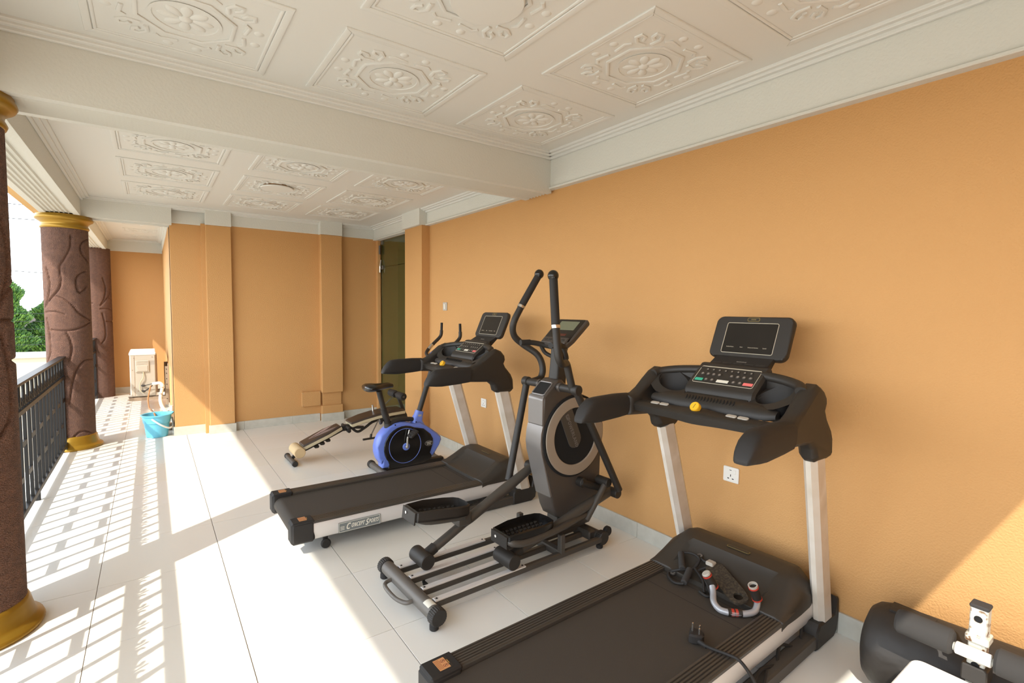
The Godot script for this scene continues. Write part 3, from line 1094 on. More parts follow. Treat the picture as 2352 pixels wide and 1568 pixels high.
	text(t, "lettering", "PORTS", 0.036, Transform3D(slant.scaled_local(Vector3(0.60, 1, 1)), Vector3(0.491, 0.132, 0.335)), mats.paper, "Droid Sans", 0.0015, true)
	console(t)
	# the second one is the same machine further back
	var t2: Node3D = t.duplicate()
	t2.name = "treadmill_001"
	add_child(t2, true)
	t2.position = Vector3(0.647, 0, -3.428)
	t2.rotation.y = 0.0
	t2.set_meta("label", "far black treadmill standing between the blue exercise bike and the elliptical trainer")

func console(t: Node3D):
	var b: B
	# side arms: grip root, shoulder, notch and post socket in one silhouette
	for s in [1, -1]:
		b = B.new()
		b.extr(pl([1.14, 0.985, 1.14, 1.082, 1.19, 1.088, 1.235, 1.112, 1.285, 1.152, 1.335, 1.188, 1.385, 1.208, 1.43, 1.19, 1.462, 1.155, 1.468, 1.125, 1.455, 1.098, 1.47, 1.07, 1.52, 1.015, 1.54, 0.975, 1.545, 0.905, 1.52, 0.885, 1.40, 0.888, 1.375, 0.905, 1.362, 0.945, 1.33, 0.972, 1.27, 0.976]), 0.335 * s, 0.408 * s, SIDE, 0.018)
		part("side_arm", b, mats.black, t, 50.0)
		# rounded grip
		b = B.new()
		var rings := []
		for e in [[0.828, 0.992, 0.006, 0.02], [0.832, 0.995, 0.016, 0.028], [0.846, 1.010, 0.032, 0.034], [0.868, 1.022, 0.046, 0.038], [0.90, 1.028, 0.056, 0.041], [0.95, 1.029, 0.060, 0.041], [1.08, 1.034, 0.058, 0.040], [1.16, 1.036, 0.053, 0.038]]:
			var ring := PackedVector3Array()
			for q in [[0, 1], [0.6, 0.93], [0.93, 0.6], [1, 0.1], [0.96, -0.5], [0.8, -0.9], [0.4, -1], [-0.4, -1], [-0.8, -0.9], [-0.96, -0.5], [-1, 0.1], [-0.93, 0.6], [-0.6, 0.93]]:
				ring.append(Vector3(e[0] + q[1] * e[2] * 0.22 * (1.0 if e[0] < 0.9 else 0.3), e[1] + q[1] * e[2], 0.385 * s + q[0] * e[3]))
			rings.append(ring)
		b.loft(rings)
		part("grip", b, mats.black_soft, t, 60.0)
	# front bar with its bulged middle
	b = B.new()
	var rings3 := []
	for k in 25:
		var z := -0.35 + 0.70 * k / 24.0
		var bulge := exp(-pow(z / 0.075, 2.0))
		var uc := 1.176 - bulge * 0.014 - 0.02 * (1.0 - pow(z / 0.35, 2.0)) + 0.02
		var ring := PackedVector3Array()
		for q in [[-0.036, 0.005], [-0.026, 0.017], [0.0, 0.021], [0.03, 0.024], [0.037, 0.012], [0.034, -0.02], [0.012, -0.034], [-0.022, -0.026]]:
			ring.append(Vector3(uc + q[0] * (1.0 + bulge * 0.35), 1.034 + q[1] * (1.0 + bulge * 0.25) + bulge * 0.006, z))
		rings3.append(ring)
	b.loft(rings3)
	part("front_bar", b, mats.black, t, 50.0)
	var tilt := Basis(Vector3(0, 0, 1), Vector3(0.60, 0.80, 0), Vector3(-0.80, 0.60, 0))
	b = B.new()
	b.lathe([Vector2(0, -0.012), Vector2(0.0225, -0.012), Vector2(0.0225, 0.004), Vector2(0.0195, 0.008), Vector2(0, 0.008)], Transform3D(Basis(tilt.x, tilt.z, tilt.y), Vector3(1.156, 1.080, 0)), 28)
	var key := part("safety_key", b, mats.yellow, t)
	key.set_meta("label", "round yellow stop button")
	b = B.new()
	b.box(Vector3(0, 0, 0.0085), Vector3(0.002, 0.022, 0.001), 0.0, Transform3D(tilt * Basis(Vector3(0, 0, 1), -0.2), Vector3(1.156, 1.080, 0)))
	part("key_slot", b, mats.badge, key)
	for z in [-0.236, -0.186, 0.145, 0.196]:
		b = B.new()
		b.extr(rrect(0.046, 0.022, 0.009), 0.0, 0.006, Transform3D(Basis(Vector3(0, 0, 1), Vector3(0.95, 0.3, 0), Vector3(-0.3, 0.95, 0)), Vector3(1.195, 1.056, z)), 0.002)
		part("speed_pad", b, mats.grey, t)
	# vent ledge behind the slit
	b = B.new()
	var rings4 := []
	for k in 15:
		var z := -0.30 + 0.60 * k / 14.0
		var f := 1.0 - 0.55 * pow(absf(z) / 0.30, 6.0)
		var ring := PackedVector3Array()
		for q in [[-0.034, -0.028], [-0.036, -0.008], [-0.026, 0.012], [-0.004, 0.026], [0.03, 0.034], [0.05, 0.03], [0.05, -0.03]]:
			ring.append(Vector3(1.262 + q[0] * f, 1.078 + q[1] * f, z))
		rings4.append(ring)
	b.loft(rings4)
	var ledge := part("vent_ledge", b, mats.black, t, 50.0)
	for k in 16:
		b = B.new()
		b.box(Vector3(0, 0, 0), Vector3(0.0055, 0.038, 0.006), 0.0025, Transform3D(Basis(Vector3(0, 0, 1), Vector3(0.62, 0.78, 0), Vector3(-0.78, 0.62, 0)), Vector3(1.2465, 1.0965, -0.105 + k * 0.0152)))
		part("vent_slot", b, mats.void, ledge)
	# tray deck with two deep wells
	for s in [1, -1]:
		b = B.new()
		var n := 32
		var outer := []
		var inner := []
		for k in n:
			var a := TAU * k / n
			var d := Vector2(cos(a), sin(a))
			var m := maxf(absf(d.x), absf(d.y))
			var o := d / m
			outer.append(_tray(1.345 + o.x * (0.085 if absf(o.y) < 0.5 or o.y < 0.0 else 0.085 - 0.06 * (absf(o.y) - 0.5)), s * (0.248 + o.y * 0.09), -0.012 * maxf(0.0, o.x)))
			inner.append(_tray(1.35 + d.x * 0.056, s * (0.247 + d.y * 0.076), 0.0))
		var t3 := PackedVector3Array()
		for k in n:
			var j := (k + 1) % n
			t3.append_array(PackedVector3Array([outer[k], outer[j], inner[j], outer[k], inner[j], inner[k]]))
		b.facing(t3, Vector3.UP)
		part("tray", b, mats.black, t)
		b = B.new()
		var levels := []
		for e in [[0.0, 1.0], [-0.012, 0.97], [-0.014, 0.92], [-0.07, 0.80], [-0.085, 0.70]]:
			var ring := PackedVector3Array()
			for k in n:
				var a := TAU * k / n
				ring.append(_tray(1.35 + cos(a) * 0.056 * e[1], s * (0.247 + sin(a) * 0.076 * e[1]), e[0]))
			levels.append(ring)
		var t4 := b.rings_tris(levels, false)
		var c := PackedVector3Array()
		var lastr: PackedVector3Array = levels[4]
		for k in range(1, n - 1):
			c.append_array(PackedVector3Array([lastr[0], lastr[k], lastr[k + 1]]))
		b.facing(c, Vector3.UP)
		b.v.append_array(t4)
		part("cup_well", b, mats.black_soft, t, 50.0)
	b = B.new()
	b.extr(pl([1.255, 1.055, 1.26, 1.083, 1.42, 1.163, 1.46, 1.18, 1.46, 1.10, 1.40, 1.06]), -0.148, 0.148)
	part("tray_middle", b, mats.black, t)
	# rear rim of the housing and its back shell
	b = B.new()
	var path := []
	for k in 25:
		var a := PI * k / 24.0
		var z := -cos(a) * 0.355
		path.append(Vector3(1.335 + sin(a) * 0.125, 1.178 + 0.036 * sin(a), z))
	b.tube(path, 0.024, 10, true, 0.85)
	part("rear_rim", b, mats.black, t, 60.0)
	b = B.new()
	var r5 := []
	for lev in [[1.20, 1.0, 0.0], [1.14, 0.995, 0.0], [1.08, 0.97, -0.01], [1.045, 0.92, -0.03]]:
		var ring := PackedVector3Array()
		for k in 25:
			var a := PI * k / 24.0
			ring.append(Vector3(1.335 + lev[2] + sin(a) * 0.128 * lev[1] + 0.006, lev[0] - (0.03 * (1.0 - sin(a)) if lev[0] > 1.19 else 0.0), -cos(a) * 0.352 * lev[1]))
		for k in 25:
			var a := PI * (24 - k) / 24.0
			ring.append(Vector3(1.335 + lev[2] + sin(a) * 0.112 * lev[1], lev[0] - (0.03 * (1.0 - sin(a)) if lev[0] > 1.19 else 0.0), -cos(a) * 0.335 * lev[1]))
		r5.append(ring)
	b.closed(b.rings_tris(r5, false))
	part("back_shell", b, mats.black, t, 60.0)
	b = B.new()
	b.extr(pl([1.30, 1.045, 1.44, 1.045, 1.45, 1.06, 1.40, 1.065, 1.29, 1.065]), -0.345, 0.345)
	part("underside", b, mats.black_soft, t)
	# key panel on its raised block
	b = B.new()
	b.extr(pl([1.318, 1.085, 1.322, 1.125, 1.334, 1.146, 1.46, 1.2425, 1.482, 1.245, 1.49, 1.22, 1.485, 1.10]), -0.172, 0.172, SIDE, 0.011)
	var block := part("key_panel", b, mats.black, t, 30.0)
	var fx := Vector3(0, 0, 1)
	var fy := Vector3(0.126, 0.0965, 0).normalized()
	var fn := fy.cross(fx) * -1.0
	if fn.y < 0:
		fn = -fn
	var org := Vector3(1.397, 1.1945, 0) + fn * 0.0005
	var face := Transform3D(Basis(fx, fy, fn), org)
	b = B.new()
	var fp := []
	for q in rrect(0.292, 0.112, 0.008, 3):
		fp.append(face * Vector3(q.x, q.y, 0))
	b.tube(fp, 0.0013, 5, false, 1.0, true)
	b.box(Vector3(0, 0.056, 0), Vector3(0.285, 0.004, 0.0022), 0.0, face)
	part("panel_outline", b, mats.line, block)
	var disc := B.new()
	disc.lathe([Vector2(0, 0), Vector2(0.0088, 0), Vector2(0.0088, 0.0012), Vector2(0.0074, 0.0022), Vector2(0, 0.0024)], Transform3D(Basis(Vector3(1, 0, 0), Vector3(0, 0, 1), Vector3(0, -1, 0)), Vector3.ZERO), 14)
	var dm := disc.mesh()
	var dot := B.new()
	dot.lathe([Vector2(0, 0.002), Vector2(0.0052, 0.002), Vector2(0.0048, 0.0032), Vector2(0, 0.0034)], Transform3D(Basis(Vector3(1, 0, 0), Vector3(0, 0, 1), Vector3(0, -1, 0)), Vector3.ZERO), 12)
	var dd := dot.mesh()
	var spots := []
	for k in 8:
		spots.append([-0.107 + k * 0.0305, 0.035, 0.85])
	for k in 4:
		spots.append([-0.118 + k * 0.0285, 0.004, 1.12])
		spots.append([0.027 + k * 0.0295, 0.004, 1.12])
	for x in [-0.083, -0.053, 0.052, 0.082]:
		spots.append([x, -0.033, 1.1])
	for q in spots:
		var xf := face * Transform3D(Basis.IDENTITY.scaled(Vector3.ONE * q[2]), Vector3(q[0], q[1], 0))
		put("button", dm, mats.button_dark if q[2] > 1.0 else mats.black, block, xf)
		put("button_face", dd, mats.button, block, xf)
	for q in [[-0.119, 0.04, "green"], [0.0, 0.058, "paper"], [0.120, 0.044, "pink"]]:
		b = B.new()
		b.extr(moved(rrect(q[1], 0.017, 0.002), Vector2(q[0], -0.036)), 0.0, 0.0025, face, 0.0008)
		part("button", b, mats[q[2]], block).set_meta("label", {"green": "green start key", "paper": "white wide key", "pink": "pink stop key"}[q[2]])
	# caution strip on the neck under the display
	b = B.new()
	b.extr(pl([1.458, 1.226, 1.558, 1.280, 1.578, 1.272, 1.50, 1.20]), -0.142, 0.142, SIDE, 0.003)
	var neck := part("display_neck", b, mats.black_soft, t)
	var nf := Vector3(0.100, 0.054, 0).normalized()
	var nn := Vector3(-nf.y, nf.x, 0)
	text(neck, "caution_print", "WARNING", 0.010, Transform3D(Basis(Vector3(0, 0, 1), nf, nn), Vector3(1.512, 1.2565, 0.01)), mats.button, "Droid Sans", 0.001, true)
	b = B.new()
	for k in 5:
		for r in 2:
			b.box(Vector3(-0.108 + k * 0.054, -0.014 - r * 0.006, 0.0003), Vector3(0.042, 0.002, 0.0008), 0.0, Transform3D(Basis(Vector3(0, 0, 1), nf, nn), Vector3(1.512, 1.2565, 0)))
	part("caution_print_lines", b, mats.button_dark, neck)
	# display
	var sy := Vector3(0.40, 0.9165, 0)
	var sn := Vector3(-0.9165, 0.40, 0)
	var scr := Transform3D(Basis(Vector3(0, 0, 1), sy, sn), Vector3(1.597, 1.3725, 0))
	b = B.new()
	var outline := PackedVector2Array()
	for q in rrect(0.383, 0.220, 0.035, 6):
		outline.append(q)
	b.extr(outline, 0.0, -0.034, scr, 0.007)
	var disp := part("display", b, mats.black, t, 50.0)
	b = B.new()
	b.extr(moved(rrect(0.252, 0.158, 0.008, 3), Vector2(0.0, -0.006)), -0.001, 0.0008, scr)
	part("screen", b, mats.screen, disp)
	b = B.new()
	var sp := []
	for q in rrect(0.252, 0.158, 0.008, 3):
		sp.append(scr * Vector3(q.x, q.y - 0.006, 0.0008))
	b.tube(sp, 0.0016, 5, false, 1.0, true)
	part("screen_outline", b, mats.line, disp)
	for q in [[-0.085, "Incline/Pulse"], [-0.028, "Time"], [0.030, "Distance/Calories"], [0.085, "Speed"]]:
		text(disp, "screen_print", q[1], 0.0065, Transform3D(scr.basis, scr * Vector3(q[0], -0.054, 0.001)), mats.line, "Droid Sans", 0.0006)
	b = B.new()
	b.extr(moved(rrect(0.062, 0.021, 0.008), Vector2(0.0, 0.092)), -0.001, 0.0012, scr)
	part("badge", b, mats.badge, disp)
	b = B.new()
	b.extr(moved(rrect(0.054, 0.014, 0.006), Vector2(0.0, 0.092)), -0.001, 0.0018, scr)
	part("badge_face", b, mats.black, disp)
	b = B.new()
	b.box(Vector3(0, 0.092, 0.0019), Vector3(0.024, 0.006, 0.0008), 0.0, scr)
	part("badge_emblem", b, mats.badge, disp)

func _tray(u: float, z: float, drop: float) -> Vector3:
	var f := smoothstep(0.16, 0.335, absf(z))
	return Vector3(u, 1.078 + (u - 1.25) * 0.5 + f * (0.022 + (u - 1.25) * 0.26) + drop, z)

# ------------------------------------------------------------------ elliptical trainer
func build_elliptical():
	var e := thing("elliptical_trainer", "dark grey elliptical trainer with a big round flywheel cover and tall ball-topped arms", "elliptical trainer", Vector3(1.04, 0, -2.33), 0.035)
	var b := B.new()
	b.cyl(Vector3(0, 0.063, -0.275), Vector3(0, 0.063, 0.275), 0.036, 22)
	var rear := part("rear_tube", b, mats.steel, e)
	b = B.new()
	b.cyl(Vector3(1.235, 0.066, -0.185), Vector3(1.235, 0.066, 0.185), 0.034, 20)
	part("front_tube", b, mats.steel_dark, e)
	for s in [1, -1]:
		for q in [[0.0, 0.063, 0.268, 0.313, 0.043], [1.235, 0.066, 0.165, 0.21, 0.043]]:
			b = B.new()
			var rings := []
			for k in [[q[2], 0.93], [q[2] + 0.004, 1.0], [q[3] - 0.006, 1.0], [q[3], 0.90]]:
				var ring := PackedVector3Array()
				for j in 72:
					var a := TAU * j / 72.0
					var r: float = q[4] * k[1] * (1.0 - (0.045 if j % 3 == 0 else 0.0))
					ring.append(Vector3(q[0] + cos(a) * r, q[1] + sin(a) * r, k[0] * s))
				rings.append(ring)
			b.loft(rings)
			part("end_cap", b, mats.black, e, 30.0)
			b = B.new()
			b.cyl(Vector3(q[0] - 0.012, 0.0, q[3] * s - 0.03 * s), Vector3(q[0] - 0.012, 0.03, q[3] * s - 0.03 * s), 0.022, 14, 0.004)
			part("leveling_foot", b, mats.black_soft, e)
		b = B.new()
		b.cyl(Vector3(1.292, 0.09, 0.165 * s), Vector3(1.292, 0.09, 0.195 * s), 0.032, 18, 0.006)
		part("transport_wheel", b, mats.black_soft, e)
	# lifting handle on the rear tube
	b = B.new()
	b.tube(curve([Vector3(-0.02, 0.062, -0.14), Vector3(-0.065, 0.058, -0.135), Vector3(-0.085, 0.055, -0.10), Vector3(-0.088, 0.053, 0.0), Vector3(-0.08, 0.055, 0.06), Vector3(-0.06, 0.058, 0.10), Vector3(-0.02, 0.062, 0.105)], 5), 0.0105, 10)
	part("lift_handle", b, mats.steel, e)
	# paper sticker wrapped on the tube
	b = B.new()
	var srings := []
	for z in [0.195, 0.25]:
		var ring := PackedVector3Array()
		for k in 9:
			var a := deg_to_rad(60 + k * 9.0)
			ring.append(Vector3(cos(a) * 0.0366, 0.063 + sin(a) * 0.0366, z))
		for k in 9:
			var a := deg_to_rad(132 - k * 9.0)
			ring.append(Vector3(cos(a) * 0.0355, 0.063 + sin(a) * 0.0355, z))
		srings.append(ring)
	b.loft(srings)
	part("sticker", b, mats.paper, rear)
	# four rails, a bright running strip on the rear half of each
	for z in [-0.198, -0.066, 0.070, 0.195]:
		b = B.new()
		b.span(Vector3(0.02, 0.046, z - 0.017), Vector3(1.215, 0.082, z + 0.017), 0.007)
		part("rail", b, mats.steel_dark, e)
		b = B.new()
		b.span(Vector3(0.035, 0.078, z - 0.0165), Vector3(0.60, 0.0868, z + 0.0165), 0.002)
		part("running_strip", b, mats.silver, e)
		for x in [0.05, 0.585]:
			b = B.new()
			b.lathe([Vector2(0, 0), Vector2(0.006, 0), Vector2(0.005, 0.003), Vector2(0, 0.004)], Transform3D(Basis.IDENTITY, Vector3(x, 0.0865, z)), 10)
			part("screw", b, mats.black, e)
	b = B.new()
	b.cyl(Vector3(0.115, 0.03, -0.03), Vector3(0.115, 0.03, -0.055), 0.012, 10, 0.003)
	b.cyl(Vector3(0.115, 0.03, -0.062), Vector3(0.115, 0.045, -0.062), 0.008, 8)
	part("adjuster", b, mats.black_soft, e)
	b = B.new()
	b.span(Vector3(0.86, 0.07, 0.178), Vector3(0.895, 0.185, 0.212), 0.004)
	b.span(Vector3(0.86, 0.07, -0.212), Vector3(0.895, 0.185, -0.178), 0.004)
	b.span(Vector3(0.855, 0.05, -0.2), Vector3(0.90, 0.09, 0.2), 0.006)
	b.span(Vector3(0.88, 0.075, -0.045), Vector3(1.235, 0.125, 0.045), 0.01)
	b.span(Vector3(0.98, 0.11, -0.055), Vector3(1.27, 0.215, 0.055), 0.01)
	b.span(Vector3(1.16, 0.05, -0.15), Vector3(1.22, 0.105, 0.15), 0.008)
	part("cross_frame", b, mats.steel_dark, e)
	# left and right pedal arms
	for s in [1, -1]:
		var ru := 0.517 if s > 0 else 0.145
		b = B.new()
		var zc: float = 0.14 * s
		b.cyl(Vector3(ru, 0.128, zc - 0.075), Vector3(ru, 0.128, zc + 0.075), 0.0425, 28, 0.004)
		part("roller", b, mats.black, e)
		b = B.new()
		b.span(Vector3(ru + 0.01, 0.07, zc - 0.04), Vector3(ru + 0.045, 0.12, zc - 0.03), 0.002)
		part("roller_guide", b, mats.steel_dark, e)
		if s > 0:
			b = B.new()
			b.tube(curve([Vector3(0.55, 0.135, zc), Vector3(0.70, 0.165, zc), Vector3(0.93, 0.225, zc), Vector3(1.13, 0.275, zc), Vector3(1.365, 0.325, zc)], 4), [0.022, 0.022, 0.023, 0.023, 0.024, 0.025, 0.026, 0.027, 0.028, 0.029, 0.03, 0.031, 0.031, 0.031, 0.03, 0.029, 0.028], 12)
			part("pedal_arm", b, mats.steel_dark, e, 60.0)
			b = B.new()
			b.tube(curve([Vector3(0.50, 0.235, 0.165), Vector3(0.53, 0.225, 0.195), Vector3(0.62, 0.215, 0.205), Vector3(0.85, 0.222, 0.195), Vector3(1.06, 0.225, 0.155), Vector3(1.13, 0.225, 0.15)], 4), 0.02, 10)
			part("pedal_bracket", b, mats.steel_dark, e, 60.0)
			b = B.new()
			b.tube([Vector3(1.115, 0.20, 0.165), Vector3(1.29, 0.405, 0.165)], 0.019, 12)
			part("stay_tube", b, mats.steel_dark, e)
			b = B.new()
			b.cyl(Vector3(1.29, 0.405, 0.09), Vector3(1.29, 0.405, 0.19), 0.029, 16, 0.004)
			part("stay_joint", b, mats.black, e)
			b = B.new()
			b.cyl(Vector3(1.365, 0.322, 0.12), Vector3(1.365, 0.322, 0.205), 0.031, 16, 0.004)
			part("arm_joint", b, mats.black, e)
		else:
			b = B.new()
			b.tube([Vector3(0.17, 0.135, zc), Vector3(0.42, 0.255, zc), Vector3(0.46, 0.275, zc), Vector3(0.64, 0.36, zc), Vector3(0.70, 0.385, zc), Vector3(0.93, 0.495, zc)], [0.026, 0.026, 0.031, 0.031, 0.034, 0.027], 12)
			part("pedal_arm", b, mats.steel_dark, e, 60.0)
			b = B.new()
			b.tube(curve([Vector3(0.085, 0.375, -0.175), Vector3(0.11, 0.36, -0.12), Vector3(0.17, 0.345, -0.085), Vector3(0.38, 0.32, -0.085)], 4), 0.02, 10)
			b.box(Vector3(0.40, 0.29, -0.14), Vector3(0.09, 0.075, 0.085), 0.008)
			part("pedal_bracket", b, mats.steel_dark, e, 60.0)
			b = B.new()
			b.cyl(Vector3(0.93, 0.495, -0.19), Vector3(0.93, 0.495, -0.09), 0.031, 16, 0.004)
			part("arm_joint", b, mats.black, e)
		# collar where the roller fork grips the arm
		b = B.new()
		if s > 0:
			b.tube([Vector3(0.545, 0.133, zc), Vector3(0.615, 0.15, zc)], 0.0275, 14)
		else:
			b.tube([Vector3(0.165, 0.133, zc), Vector3(0.225, 0.163, zc)], 0.0305, 14)
		part("collar", b, mats.black, e)
		# foot plates: walled trays with rows of studs
		var px := Transform3D(Basis.IDENTITY, Vector3(0.665, 0.232, 0.115)) if s > 0 else Transform3D(Basis(Vector3(0, 0, 1), -0.12), Vector3(0.245, 0.362, -0.135))
		b = B.new()
		var shape := PackedVector2Array()
		for q in [[-0.175, -0.068], [-0.165, -0.082], [-0.06, -0.098], [0.07, -0.098], [0.14, -0.085], [0.17, -0.06], [0.178, 0.0], [0.17, 0.055], [0.14, 0.082], [0.07, 0.092], [-0.08, 0.088], [-0.165, 0.078], [-0.175, 0.065]]:
			shape.append(Vector2(q[0], q[1]))
		b.extr(shape, -0.018, 0.0, px * PLAN, 0.004)
		var pedal := part("pedal", b, mats.black_gloss if s > 0 else mats.black, e)
		b = B.new()
		var wall := []
		for q in shape:
			wall.append(Vector3(q.x, 0, q.y))
		var inr := B.inset(shape, 0.009)
		var lv := []
		for g in [[shape, -0.012], [shape, 0.04], [inr, 0.046], [inr, -0.002]]:
			var ring := PackedVector3Array()
			for k in shape.size():
				var p: Vector2 = g[0][k]
				var hgt: float = g[1]
				if hgt > 0.01 and p.x < -0.15:
					hgt *= 0.85
				ring.append(px * Vector3(p.x, hgt, p.y))
			lv.append(ring)
		b.closed(b.rings_tris(lv, false, true))
		part("pedal_wall", b, mats.black_gloss if s > 0 else mats.black, pedal, 35.0)
		b = B.new()
		b.extr(pl([-0.072, -0.03, 0.072, -0.03, 0.072, 0.036, -0.072, 0.036]), -0.186, -0.176, px * FRONT, 0.002)
		b.cyl(px * Vector3(-0.186, 0.012, -0.025), px * Vector3(-0.189, 0.012, -0.025), 0.008, 12)
		part("pedal_end", b, mats.black, pedal)
		b = B.new()
		b.cyl(px * Vector3(-0.187, 0.012, -0.025), px * Vector3(-0.190, 0.012, -0.025), 0.0075, 12)
		part("end_disc", b, mats.plastic_white, pedal)
		var stud := B.new()
		stud.hoop([Vector2(0.0095, 0.0), Vector2(0.0095, 0.005), Vector2(0.007, 0.005), Vector2(0.0065, 0.0)], Transform3D.IDENTITY, 12)
		var sm := stud.mesh()
		for r in 4:
			for k in 10:
				put("stud", sm, mats.cover, pedal, px * Transform3D(Basis.IDENTITY, Vector3(-0.145 + k * 0.030 + (r % 2) * 0.012, 0.0, -0.055 + r * 0.037)))
	# main housing
	b = B.new()
	var out := PackedVector2Array([Vector2(0.925, 1.062), Vector2(0.838, 0.978), Vector2(0.832, 0.955), Vector2(0.831, 0.812), Vector2(0.822, 0.76), Vector2(0.818, 0.70), Vector2(0.824, 0.65), Vector2(0.839, 0.60), Vector2(0.865, 0.50), Vector2(0.925, 0.285), Vector2(0.955, 0.225), Vector2(1.0, 0.20), Vector2(1.30, 0.20), Vector2(1.335, 0.24), Vector2(1.345, 0.62)])
	for k in range(0, 9):
		var a := deg_to_rad(-15 + k * 12.5)
		out.append(Vector2(1.087 + cos(a) * 0.262, 0.715 + sin(a) * 0.262))
	out.append(Vector2(1.02, 1.04))
	out.append(Vector2(0.985, 1.075))
	out.append(Vector2(0.95, 1.075))
	b.extr(out, -0.07, 0.07, SIDE, 0.012)
	var shell := part("housing", b, mats.shell, e, 50.0)
	# lighter spine along the rear edge
	b = B.new()
	b.extr(pl([0.842, 0.984, 0.829, 0.972, 0.827, 0.955, 0.826, 0.812, 0.840, 0.806, 0.843, 0.97]), -0.066, 0.066, SIDE, 0.003)
	part("spine", b, mats.shell_light, shell)
	b = B.new()
	b.extr(pl([0.828, 0.806, 0.817, 0.76, 0.812, 0.70, 0.819, 0.645, 0.834, 0.598, 0.860, 0.50, 0.90, 0.36, 0.914, 0.365, 0.873, 0.505, 0.846, 0.60, 0.832, 0.65, 0.826, 0.70, 0.83, 0.758, 0.842, 0.806]), -0.0705, 0.0705, SIDE, 0.003)
	part("spine", b, mats.shell_light, shell, 60.0)
	# bottle tray sunk in the sloping top
	var sl := Vector3(0.087, 0.084, 0).normalized()
	var tx := Transform3D(Basis(Vector3(0, 0, 1), sl, Vector3(-sl.y, sl.x, 0)), Vector3(0.882, 1.021, 0))
	b = B.new()
	b.extr(rrect(0.105, 0.09, 0.01), -0.01, 0.0015, tx)
	part("bottle_tray", b, mats.void, shell)
	b = B.new()
	var tp := []
	for q in rrect(0.112, 0.097, 0.012, 4):
		tp.append(tx * Vector3(q.x, q.y, 0.001))
	b.tube(tp, 0.005, 6, false, 1.0, true)
	part("tray_rim", b, mats.shell_light, shell)
	# flywheel cover: dark rim, pale ring, dark disc, plaque with lettering
	var fc := Vector3(1.087, 0.715, 0)
	var turn := Transform3D(Basis(Vector3(1, 0, 0), Vector3(0, 0, 1), Vector3(0, -1, 0)), fc)
	for s in [1, -1]:
		var tt := turn if s > 0 else Transform3D(Basis(Vector3(1, 0, 0), Vector3(0, 0, -1), Vector3(0, 1, 0)), fc)
		b = B.new()
		b.lathe([Vector2(0.255, 0.062), Vector2(0.258, 0.076), Vector2(0.252, 0.082), Vector2(0.2, 0.083), Vector2(0, 0.083)], tt, 72)
		var rim := part("flywheel_cover", b, mats.void, shell)
		b = B.new()
		b.hoop([Vector2(0.178, 0.080), Vector2(0.243, 0.080), Vector2(0.2425, 0.0885), Vector2(0.238, 0.0905), Vector2(0.183, 0.0905), Vector2(0.179, 0.088)], tt, 72)
		part("flywheel_ring", b, mats.ring, shell, 30.0)
	b = B.new()
	var pa := deg_to_rad(-66.0)
	var px2 := Transform3D(Basis(Vector3(cos(pa), sin(pa), 0), Vector3(-sin(pa), cos(pa), 0), Vector3(0, 0, 1)), Vector3(1.048, 0.765, 0.083))
	var slot := PackedVector2Array([Vector2(-0.115, -0.055)])
	for k in 9:
		var a := -PI / 2 + PI * k / 8
		slot.append(Vector2(0.075 + cos(a) * 0.055, sin(a) * 0.055))
	slot.append(Vector2(-0.115, 0.055))
	b.extr(slot, 0.0, 0.006, px2, 0.002)
	part("plaque", b, mats.steel_dark, shell)
	text(shell, "lettering", "POWERLAND", 0.034, px2 * Transform3D(Basis.IDENTITY, Vector3(0.028, 0.0, 0.0065)), mats.shell_light, "Droid Sans", 0.001, true)
	b = B.new()
	b.extr(moved(rrect(0.026, 0.026, 0.004), Vector2(-0.088, 0.0)), 0.005, 0.0068, px2)
	part("emblem", b, mats.shell_light, shell)
	b = B.new()
	b.tube(curve([px2 * Vector3(-0.092, -0.008, 0.007), px2 * Vector3(-0.092, 0.004, 0.007), px2 * Vector3(-0.084, 0.007, 0.007), px2 * Vector3(-0.082, 0.0, 0.007), px2 * Vector3(-0.088, -0.002, 0.007)], 4), 0.0018, 6)
	part("emblem_mark", b, mats.steel_dark, shell)
	# crank between the housing and the pedal arm
	b = B.new()
	b.cyl(Vector3(1.14, 0.415, 0.06), Vector3(1.14, 0.415, 0.115), 0.03, 16, 0.004)
	b.tube([Vector3(1.12, 0.422, 0.105), Vector3(1.36, 0.325, 0.105)], 0.022, 10, true, 1.0)
	part("crank", b, mats.black, e)
	b = B.new()
	b.cyl(Vector3(1.14, 0.415, -0.06), Vector3(1.14, 0.415, -0.115), 0.03, 16, 0.004)
	b.tube([Vector3(1.16, 0.41, -0.105), Vector3(0.93, 0.495, -0.105)], 0.022, 10)
	part("crank", b, mats.black, e)
	# mast, pivot axle and swinging arms
	b = B.new()
	var mr := []
	for q in [[1.0, 1.03, 0.046, 0.042], [1.012, 1.16, 0.045, 0.04], [1.02, 1.30, 0.043, 0.038]]:
		var ring := PackedVector3Array()
		for p in rrect(q[2] * 2, q[3] * 2, 0.02, 4):
			ring.append(Vector3(q[0] + p.x, q[1], p.y))
		mr.append(ring)
	b.loft(mr)
	part("mast", b, mats.black, e, 60.0)
	b = B.new()
	b.cyl(Vector3(0.945, 1.032, -0.235), Vector3(0.945, 1.032, 0.235), 0.0235, 18, 0.003)
	part("pivot_axle", b, mats.black, e)
	for s in [1, -1]:
		b = B.new()
		b.cyl(Vector3(0.945, 1.032, 0.205 * s), Vector3(0.945, 1.032, 0.25 * s), 0.031, 18, 0.004)
		part("pivot_cap", b, mats.black, e)
		b = B.new()
		b.cyl(Vector3(0.945, 1.032, 0.085 * s), Vector3(0.945, 1.032, 0.105 * s), 0.029, 18, 0.003)
		part("pivot_collar", b, mats.shell, e)
